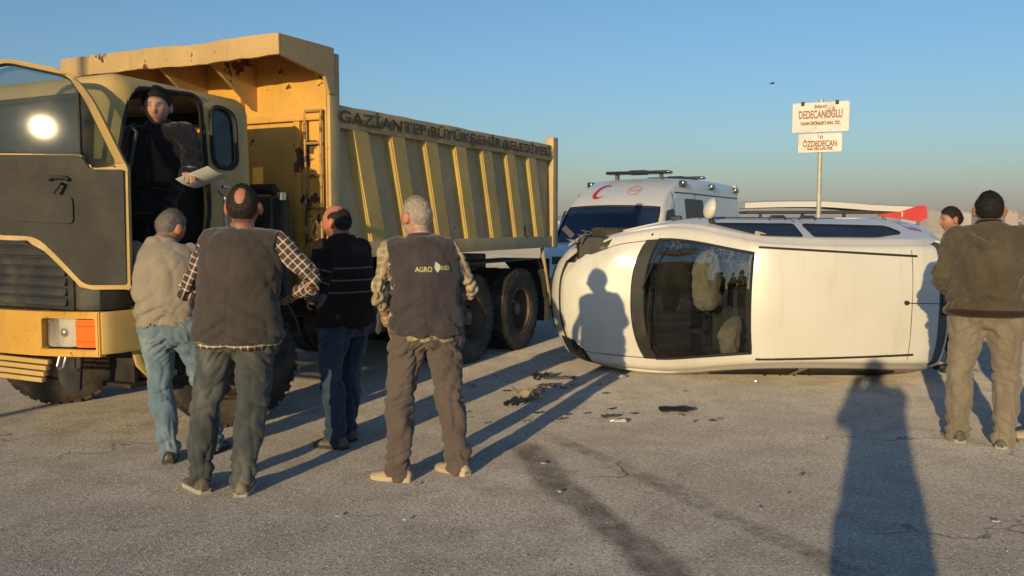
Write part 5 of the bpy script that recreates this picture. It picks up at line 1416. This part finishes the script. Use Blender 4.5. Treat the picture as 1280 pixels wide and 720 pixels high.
def striped():
    g = G('dark_striped_knit')
    at = g.n('ShaderNodeAttribute', attribute_name='pc').outputs['Vector']; sx = g.n('ShaderNodeSeparateXYZ', {0: at}).outputs
    f = g.m('FRACT', g.m('ADD', g.m('DIVIDE', sx[0], .085), .30)); l = g.mr(g.m('ABSOLUTE', g.m('SUBTRACT', f, .5)), .05, .08, 1, 0)
    zone = g.m('MAXIMUM', g.m('MULTIPLY', g.mr(sx[0], 1.06, 1.065), g.mr(sx[0], 1.32, 1.315)), g.mr(sx[0], 1.85, 1.86))
    col = g.mix(g.m('MULTIPLY', g.m('MULTIPLY', l, zone), .9), (.026, .016, .014), (.19, .155, .14))
    return g.p(Base_Color=col, Roughness=.95, Specular_IOR_Level=.12, Normal=g.bump(g.noise(300, 2), .4, .004))
SH_BLACK = plain('black_leather', (.018, .016, .014), .45, var=.2, dirt=(.14, .115, .08), dscale=9, damt=(.4, .8))
SH_BROWN = plain('dusty_brown_leather', (.13, .10, .07), .7, var=.25, dirt=(.24, .2, .14), dscale=9)
SH_BEIGE = plain('beige_suede', (.45, .36, .24), .9, var=.15, bump=.3)
SOLE_D = plain('dark_sole', (.03, .027, .024), .8, var=.2, dirt=(.14, .12, .09))
SOLE_T = plain('tan_sole', (.50, .40, .24), .8, var=.15)
SOLE_W = plain('pale_sole', (.40, .37, .31), .8, var=.15, dirt=(.2, .17, .12))
SNEAK = plain('grey_green_sneaker', (.10, .095, .07), .85, var=.35, vs=30, bump=.3)

person('man in grey beige sweater and light blue jeans seen from behind beside the cab', (-2.32, 5.98, 0), D(4), 1.69,
       dict(fL=(0.0, -.06, D(14)), fR=(.24, .16, D(-12)), hip=(.02, 0, 0), lean=(-.07, .06), head=(D(-28), D(-22), D(6)), eL=(-.34, .06, 1.15), wL=(-.10, .30, 1.02), eR=(.22, .06, 1.14), wR=(.02, .28, 1.05), hunch=.7, hL=((.8, .5, 0), (0, -.3, -1), .7), hR=((-.8, .5, 0), (0, -.3, -1), .7)),
       dict(trousers=dict(mat=JEANL, loose=1.02, pockets=True, hem=.06), shirt=dict(name='sweater', mat=SWEAT, add=.014, hem=-.01, flare=-.012), belt=SH_BROWN, shoes=dict(mat=SH_BLACK, sole=SOLE_D), collar=dict(mat=SWEAT, h=.02, s=1.08)),
       hair=('short', (.17, .155, .14), .008), skin=(.40, .21, .135), seed=2.2, bulk=1.19)
person('man in charcoal vest over brown white check shirt with a balding crown', (-1.63, 5.26, 0), D(-2), 1.80,
       dict(fL=(-.235, .0, D(42)), fR=(.03, -.04, D(8)), hip=(.0, 0, 0), lean=(.035, .0), head=(D(6), D(6), 0), eL=(-.29, .03, 1.15), wL=(-.10, .24, 1.06), eR=(.44, .03, 1.19), wR=(.24, .18, 1.08), hR=((-.9, .2, -.3), (-.3, .2, -1), .5), hL=((.9, .3, 0), (0, .3, -1), .5)),
       dict(trousers=dict(mat=JEAND, loose=1.06, pockets=True, hem=.075), shirt=dict(mat=PLB, add=.010, sadd=-.004, hem=-.112, flare=.010, top=.535), vest=dict(mat=VESTB, hem=-.085, add=.024, flare=.022, folds=.8), shoes=dict(mat=SH_BROWN, sole=SOLE_W), collar=dict(mat=PLB, h=.012)),
       hair=('crown', (.030, .022, .016), .008), skin=(.44, .20, .13), face=dict(red=.6), seed=5.1, bulk=1.14)
person('man in dark striped sweater and blue jeans with a bald forehead, seen side-on', (-1.20, 6.36, 0), D(55), 1.71,
       dict(fL=(-.12, .0, D(10)), fR=(.10, .12, D(-8)), lean=(.0, .02), head=(D(14), D(-4), 0), eL=(-.24, .07, 1.16), wL=(-.06, .27, 1.06), eR=(.24, .06, 1.15), wR=(.06, .28, 1.08), hL=((.7, .6, 0), (0, .2, -1), .6), hR=((-.7, .6, 0), (0, .2, -1), .6)),
       dict(trousers=dict(mat=JEANN, loose=.98, hem=.05), shirt=dict(name='sweater', mat=striped(), add=.020, sadd=.006, hem=-.07, flare=.012, folds=.8), shoes=dict(mat=SH_BROWN, sole=SOLE_D), collar=dict(mat=BLACKC, h=.03, s=1.08)),
       hair=('baldtop', (.022, .017, .014), .007), skin=(.48, .21, .13), face=dict(red=.6, stubble=.85), seed=7.7, bulk=1.10)
elder = person('elderly man with white hair in dark vest with back logo and tan shoes', (-.53, 5.57, 0), D(9), 1.745,
       dict(fL=(-.185, -.06, D(62)), fR=(.185, .03, D(38)), hip=(-.01, 0, 0), lean=(-.035, .0), head=(D(38), D(-6), 0), eL=(-.30, -.07, 1.16), wL=(-.235, .08, .945), eR=(.27, .07, 1.15), wR=(.08, .24, 1.04), hL=((.1, .35, -1), (1, 0, 0), .45), hR=((-.8, .5, 0), (0, .2, -1), .6)),
       dict(trousers=dict(mat=BROWN, loose=1.10, hem=.05, folds=1.2), shirt=dict(mat=PLE, add=.008, sadd=-.008, hem=-.085, flare=.006, top=.528), vest=dict(mat=VESTE, hem=-.06, add=.020, flare=.015, extra=[[(-.17, .13, 1.30, .02, .05), (-.235, .17, 1.15, .014, .055), (-.285, .16, 1.00, .012, .06), (-.30, .13, .875, .009, .045)]]), shoes=dict(mat=SH_BEIGE, sole=SOLE_T, low=.78, sole_h=.028), collar=dict(mat=VESTE, h=.02, s=1.1)),
       hair=('receding', (.36, .31, .25), .005), skin=(.46, .24, .16), face=dict(red=.3, beard=(.5, .46, .4), greybrow=True), seed=3.4, bulk=1.08)
person('stocky man in olive brown hooded jacket and khaki trousers seen from behind', (3.43, 6.40, 0), D(-27), 1.80,
       dict(fL=(-.15, .03, D(20)), fR=(.14, -.03, D(-18)), lean=(.0, .0), head=(D(3), D(-4), 0), eL=(-.275, .0, 1.12), wL=(-.20, .20, .98), eR=(.275, .0, 1.12), wR=(.20, .20, .98), hL=((.6, .6, -.5), (.5, 0, -.8), .5), hR=((-.6, .6, -.5), (-.5, 0, -.8), .5)),
       dict(trousers=dict(mat=KHAKI, loose=1.12, hem=.05, folds=1.1), shirt=dict(name='jacket', mat=OLIVE, add=.036, sadd=.016, hem=-.03, flare=.01, folds=1.2, seams=(0, 1.30)), hood=OLIVE, waistband=dict(z=-.03, mat=DARKRIB), shoes=dict(mat=SNEAK, sole=SOLE_W), collar=dict(mat=NAVY, h=.055, s=1.22)),
       hair=('thin', (.016, .014, .013), .010), skin=(.40, .21, .14), seed=9.3, bulk=1.14)
person('man in dark jacket standing behind the rear of the overturned van', (4.82, 9.60, 0), D(82), 1.75,
       dict(lean=(0, .03), head=(D(6), D(-6), 0), eL=(-.25, .02, 1.14), wL=(-.18, .2, .98), eR=(.25, .02, 1.14), wR=(.18, .2, .98)),
       dict(trousers=dict(mat=JEANN), shirt=dict(name='jacket', mat=NAVY, add=.02, hem=-.08), shoes=dict(mat=SH_BLACK, sole=SOLE_D), collar=dict(mat=NAVY, h=.03, s=1.1)),
       hair=('short', (.02, .016, .014), .012), skin=(.42, .22, .14), seed=11.0)
person('man in black jacket and tan shoes beside the man in olive jacket', (4.12, 6.66, 0), D(78), 1.75,
       dict(fL=(-.10, .14, D(5)), fR=(.11, -.05, D(-10)), head=(0, 0, 0)),
       dict(trousers=dict(mat=JEANN), shirt=dict(name='jacket', mat=BLACKC, add=.02, hem=-.08), shoes=dict(mat=SH_BEIGE, sole=SOLE_T), collar=dict(mat=BLACKC, h=.03)),
       vox=.010, seed=12.0)
person('dark haired man in navy jacket holding papers in the open cab doorway', (-2.69, 6.50, .80), D(174), 1.74,
       dict(fL=(-.10, .0, 0), fR=(.10, .02, 0), lean=(-.13, .04), hip=(-.03, 0, 0), head=(D(20), D(-6), D(0)), eL=(-.40, .03, 1.18), wL=(-.46, .24, 1.12), eR=(.28, .0, 1.14), wR=(.14, .22, 1.10), hL=((-.6, .8, 0), (.1, 0, -1), .8), hR=((-.8, .4, .2), (0, .3, -1), .6)),
       dict(trousers=dict(mat=NAVY), shirt=dict(name='jacket', mat=NAVY, add=.022, hem=-.08), vest=dict(mat=BLACKC, add=.03, hem=.12), shoes=dict(mat=SH_BLACK, sole=SOLE_D), collar=dict(mat=NAVY, h=.045, s=1.15)),
       hair=('short', (.012, .010, .010), .016), skin=(.46, .27, .19), seed=13.0, bulk=1.04)
person('man standing with raised phone, taking the picture', (-.085, -.46, 0), D(0), 1.80,
       dict(head=(0, D(-2), 0), eL=(-.17, .20, 1.25), wL=(-.04, .36, 1.45), eR=(.17, .20, 1.25), wR=(.13, .36, 1.45), hL=((.3, .1, 1), (.3, 1, 0), .6), hR=((-.3, .1, 1), (-.3, 1, 0), .6)),
       dict(trousers=dict(mat=JEANN, loose=1.15), shirt=dict(name='jacket', mat=BLACKC, add=.02, hem=-.14, flare=.02), shoes=dict(mat=SH_BLACK, sole=SOLE_D)),
       vox=.010, seed=14.0, bulk=1.02)

# ------------------------------------------------------------------ things held, worn marks and debris
PAPER = plain('paper_white', (.78, .77, .74), .8, var=.03)
def sheet(name, w, l, loc, rot, mat, bendf, label, cat, nseg=8, th=.0015):
    bm = NB(); q = [[bm.verts.new((x * w / 2, -l / 2 + l * k / nseg, bendf(x, k / nseg))) for x in (-1, -.5, 0, .5, 1)] for k in range(nseg + 1)]
    for a, b in zip(q, q[1:]):
        for i in range(4): bm.faces.new((a[i], a[i + 1], b[i + 1], b[i]))
    me = bpy.data.meshes.new(name); bm.to_mesh(me); bm.free()
    o = mobj(name, evalmesh(me, [('SOLIDIFY', dict(thickness=th))]), mat, None, loc, rot, 60)
    return tag(o, label, cat)
sheet('paper', .21, .30, (-2.12, 6.14, 1.90), (D(-18), D(14), D(62)), PAPER, lambda x, t: .02 * x * x + .01 * t, 'white sheet of paper held out by the man in the cab doorway', 'paper')
bm = NB(); box(bm, -.077, .077, -.0045, .0045, -.037, .037, .004)
tag(bobj('phone', bm, BLACKP, loc=(-.01, -.075, 1.6)), 'black phone held up by the man taking the picture', 'phone')
# vest logo on the back of the elderly man
LOGO = plain('logo_yellow_green', (.42, .42, .16), .7, var=.15)
vest = [c for c in elder.children if c.name.startswith('vest') and 'collar' not in c.name][0]
from mathutils.bvhtree import BVHTree
vt = BVHTree.FromPolygons([v.co.copy() for v in vest.data.vertices], [tuple(p.vertices) for p in vest.data.polygons])
def on_back(x, z, off=.004):
    h = vt.ray_cast(Vector((x, -1, z)), Vector((0, 1, 0)))
    return (h[0] + Vector((0, -off, 0))) if h[0] else Vector((x, -.2, z))
for body, cx, wd, sz in (('AGRO', -.035, .105, .042), ('BEL', .105, .07, .036)):
    m_ = text_mesh(body, sz, .0, 1.0, 'CENTER', .0012)
    xs = [v.co.x for v in m_.vertices]; kk = wd / (max(xs) - min(xs)); mx = (max(xs) + min(xs)) / 2
    for v in m_.vertices: v.co = on_back(cx + (v.co.x - mx) * kk, 1.325 + v.co.y + .05 * (cx))
    mobj('logo_lettering', m_, LOGO, elder)
leaf = [(.045, 1.308), (.030, 1.335), (.038, 1.372), (.066, 1.352), (.070, 1.33), (.052, 1.305)]
bm = NB(); bm.faces.new([bm.verts.new(on_back(x, z)) for x, z in leaf]); bobj('logo_leaf', bm, plain('logo_pale', (.62, .62, .42), .7), elder, sm=None)
# debris on the road
def shard(name, loc, rz, size, mat, seed, label, cat, th=.01, up=.04, n=7):
    bm = NB(); q = []
    for j in range(n):
        row = []
        for i in range(n):
            u, v = i / (n - 1) - .5, j / (n - 1) - .5
            ed = 1 + .35 * mn.noise(Vector((u * 4 + seed, v * 4, seed)))
            row.append(bm.verts.new((u * size[0] * ed, v * size[1] * ed, .012 + up * max(0, .5 + mn.noise(Vector((u * 3, v * 3 + seed, seed * 2)))) )))
        q.append(row)
    for j in range(n - 1):
        for i in range(n - 1):
            if mn.noise(Vector((i * .9 + seed * 3, j * .9, seed))) > -.38: bm.faces.new((q[j][i], q[j][i + 1], q[j + 1][i + 1], q[j + 1][i]))
    bmesh.ops.delete(bm, geom=[v for v in bm.verts if not v.link_faces], context='VERTS')
    me = bpy.data.meshes.new(name); bm.to_mesh(me); bm.free()
    return tag(mobj(name, evalmesh(me, [('SOLIDIFY', dict(thickness=th, offset=0))]), mat, None, (*loc, 0.0), (0, 0, rz), 30), label, cat)
TAN = plain('torn_tan_plastic', (.42, .33, .20), .6, var=.2)
shard('plastic_fragment', (.15, 7.98), .4, (.26, .20), TAN, 1.7, 'crumpled tan plastic fragment lying on the asphalt near the van front', 'debris', up=.12)
shard('plastic_fragment', (.02, 7.72), 1.0, (.22, .12), BLACKP, 3.3, 'torn black plastic piece beside the crumpled tan fragment', 'debris', up=.05)
shard('plastic_fragment', (.30, 9.05), .1, (.16, .14), BLACKP, 4.9, 'rounded dark lump of plastic lying near the van bumper', 'debris', up=.06)
shard('trim_strip', (.50, 9.02), -.1, (.30, .09), GREYP, 6.1, 'broken grey trim strip lying near the van bumper', 'debris', up=.03)
shard('trim_strip', (.34, 8.62), .5, (.16, .10), GREYP, 8.2, 'short bent grey trim piece between shadow and van', 'debris', up=.03)
shard('black_cover', (1.41, 7.50), .05, (.27, .16), RUBBER, 9.4, 'flat oval black cover lying alone on the asphalt before the windscreen', 'debris', up=.02)
shard('paint_flake', (.80, 7.24), .3, (.13, .06), GREYP, 10.2, 'thin grey flake lying on open asphalt beside a white one', 'debris', up=.015)
shard('paint_flake', (.86, 7.06), -.2, (.12, .045), WHITE, 11.4, 'thin white flake of paintwork on open asphalt', 'debris', up=.015)
shard('paint_flake', (1.14, 9.12), .9, (.06, .05), WHITE, 12.4, 'small white chip just under the edge of the van bonnet', 'debris', up=.03, n=5)
random.seed(31)
for i in range(18):
    x, y = random.uniform(-1.0, 2.6), random.uniform(4.2, 9.0)
    o = shard('glass_crumb', (x, y), random.uniform(0, 6), (random.uniform(.015, .035), random.uniform(.012, .025)), (LENS if i % 3 else WHITE), 20 + i * 1.3, 'tiny pale crumb of broken glass scattered on the asphalt', 'debris', th=.004, up=.006, n=4)
    o['group'] = 'glass crumbs scattered on the asphalt'
# loose grit on the asphalt
random.seed(77)
bm = NB()
for i in range(9000):
    y = 3.3 + 6.5 * random.random() ** 1.6; x = random.uniform(-.62, .62) * (y + .6)
    if mn.noise(Vector((x * .8, y * .8, 2.0))) + random.uniform(-.35, .35) < -.15: continue
    r = random.uniform(.0015, .0042) if random.random() < .93 else random.uniform(.004, .007)
    vs = [bm.verts.new((x + r * a * random.uniform(.7, 1.3), y + r * b * random.uniform(.7, 1.3), max(.0005, r * .5 + r * c * random.uniform(.6, 1.0)))) for a, b, c in ((1, 0, 0), (-1, 0, 0), (0, 1, 0), (0, -1, 0), (0, 0, 1))]
    for a, b in ((0, 2), (2, 1), (1, 3), (3, 0)): bm.faces.new((vs[a], vs[b], vs[4]))
GRIT = G('grit_stone'); GRIT.p(Base_Color=GRIT.mix(GRIT.mr(GRIT.noise(30, 2), .35, .65), (.12, .105, .09), (.55, .49, .40)), Roughness=.95); GRIT = GRIT.mat
tag(bobj('grit', bm, GRIT, sm=None), 'fine loose grit strewn over the asphalt', 'grit', kind='stuff')
random.seed(41)
for i in range(34):
    x = random.gauss(.55, .65); y = random.uniform(7.0, 9.25)
    if y > 8.3 and x > .9: continue
    o = shard('plastic_splinter', (x, y), random.uniform(0, 6), (random.uniform(.02, .07), random.uniform(.012, .03)), (BLACKP, GREYP, TAN)[i % 3], 60 + i * 1.7, 'small splinter of broken plastic strewn before the van front', 'debris', th=.004, up=.012, n=4)
    o['group'] = 'plastic splinters strewn before the van front'
bm = NB(); tube(bm, [(0, 0, -.1), (0, 0, 4), (0, 0, 8.0)], [.07, .06, .045], 10, (0, 1, 0))
tube(bm, [(0, 0, 7.9), (.4, 0, 8.2), (1.2, 0, 8.3)], .03, 8); box(bm, 1.1, 1.6, -.1, .1, 8.22, 8.34, .03)
tag(bobj('street_lamp', bm, MATS['galvanised_pole'], loc=(-9.3, -5.1, 0)), 'slim grey street lamp whose thin shadow crosses the road by the truck', 'street lamp')

# ------------------------------------------------------------------ evening haze
bm = NB(); box(bm, -3050, 3050, -450, 3050, -2.5, 60)
hz = G('evening_haze'); hz.nt.nodes.remove(hz.b)
vol = hz.n('ShaderNodeVolumePrincipled', {'Color': (.80, .76, .80), 'Density': .00048, 'Anisotropy': .0})
hz.nt.links.new(vol.outputs[0], hz.out.inputs['Volume'])
tag(bobj('haze', bm, hz.mat, sm=None), 'thin evening haze over the plain', 'haze', kind='stuff')
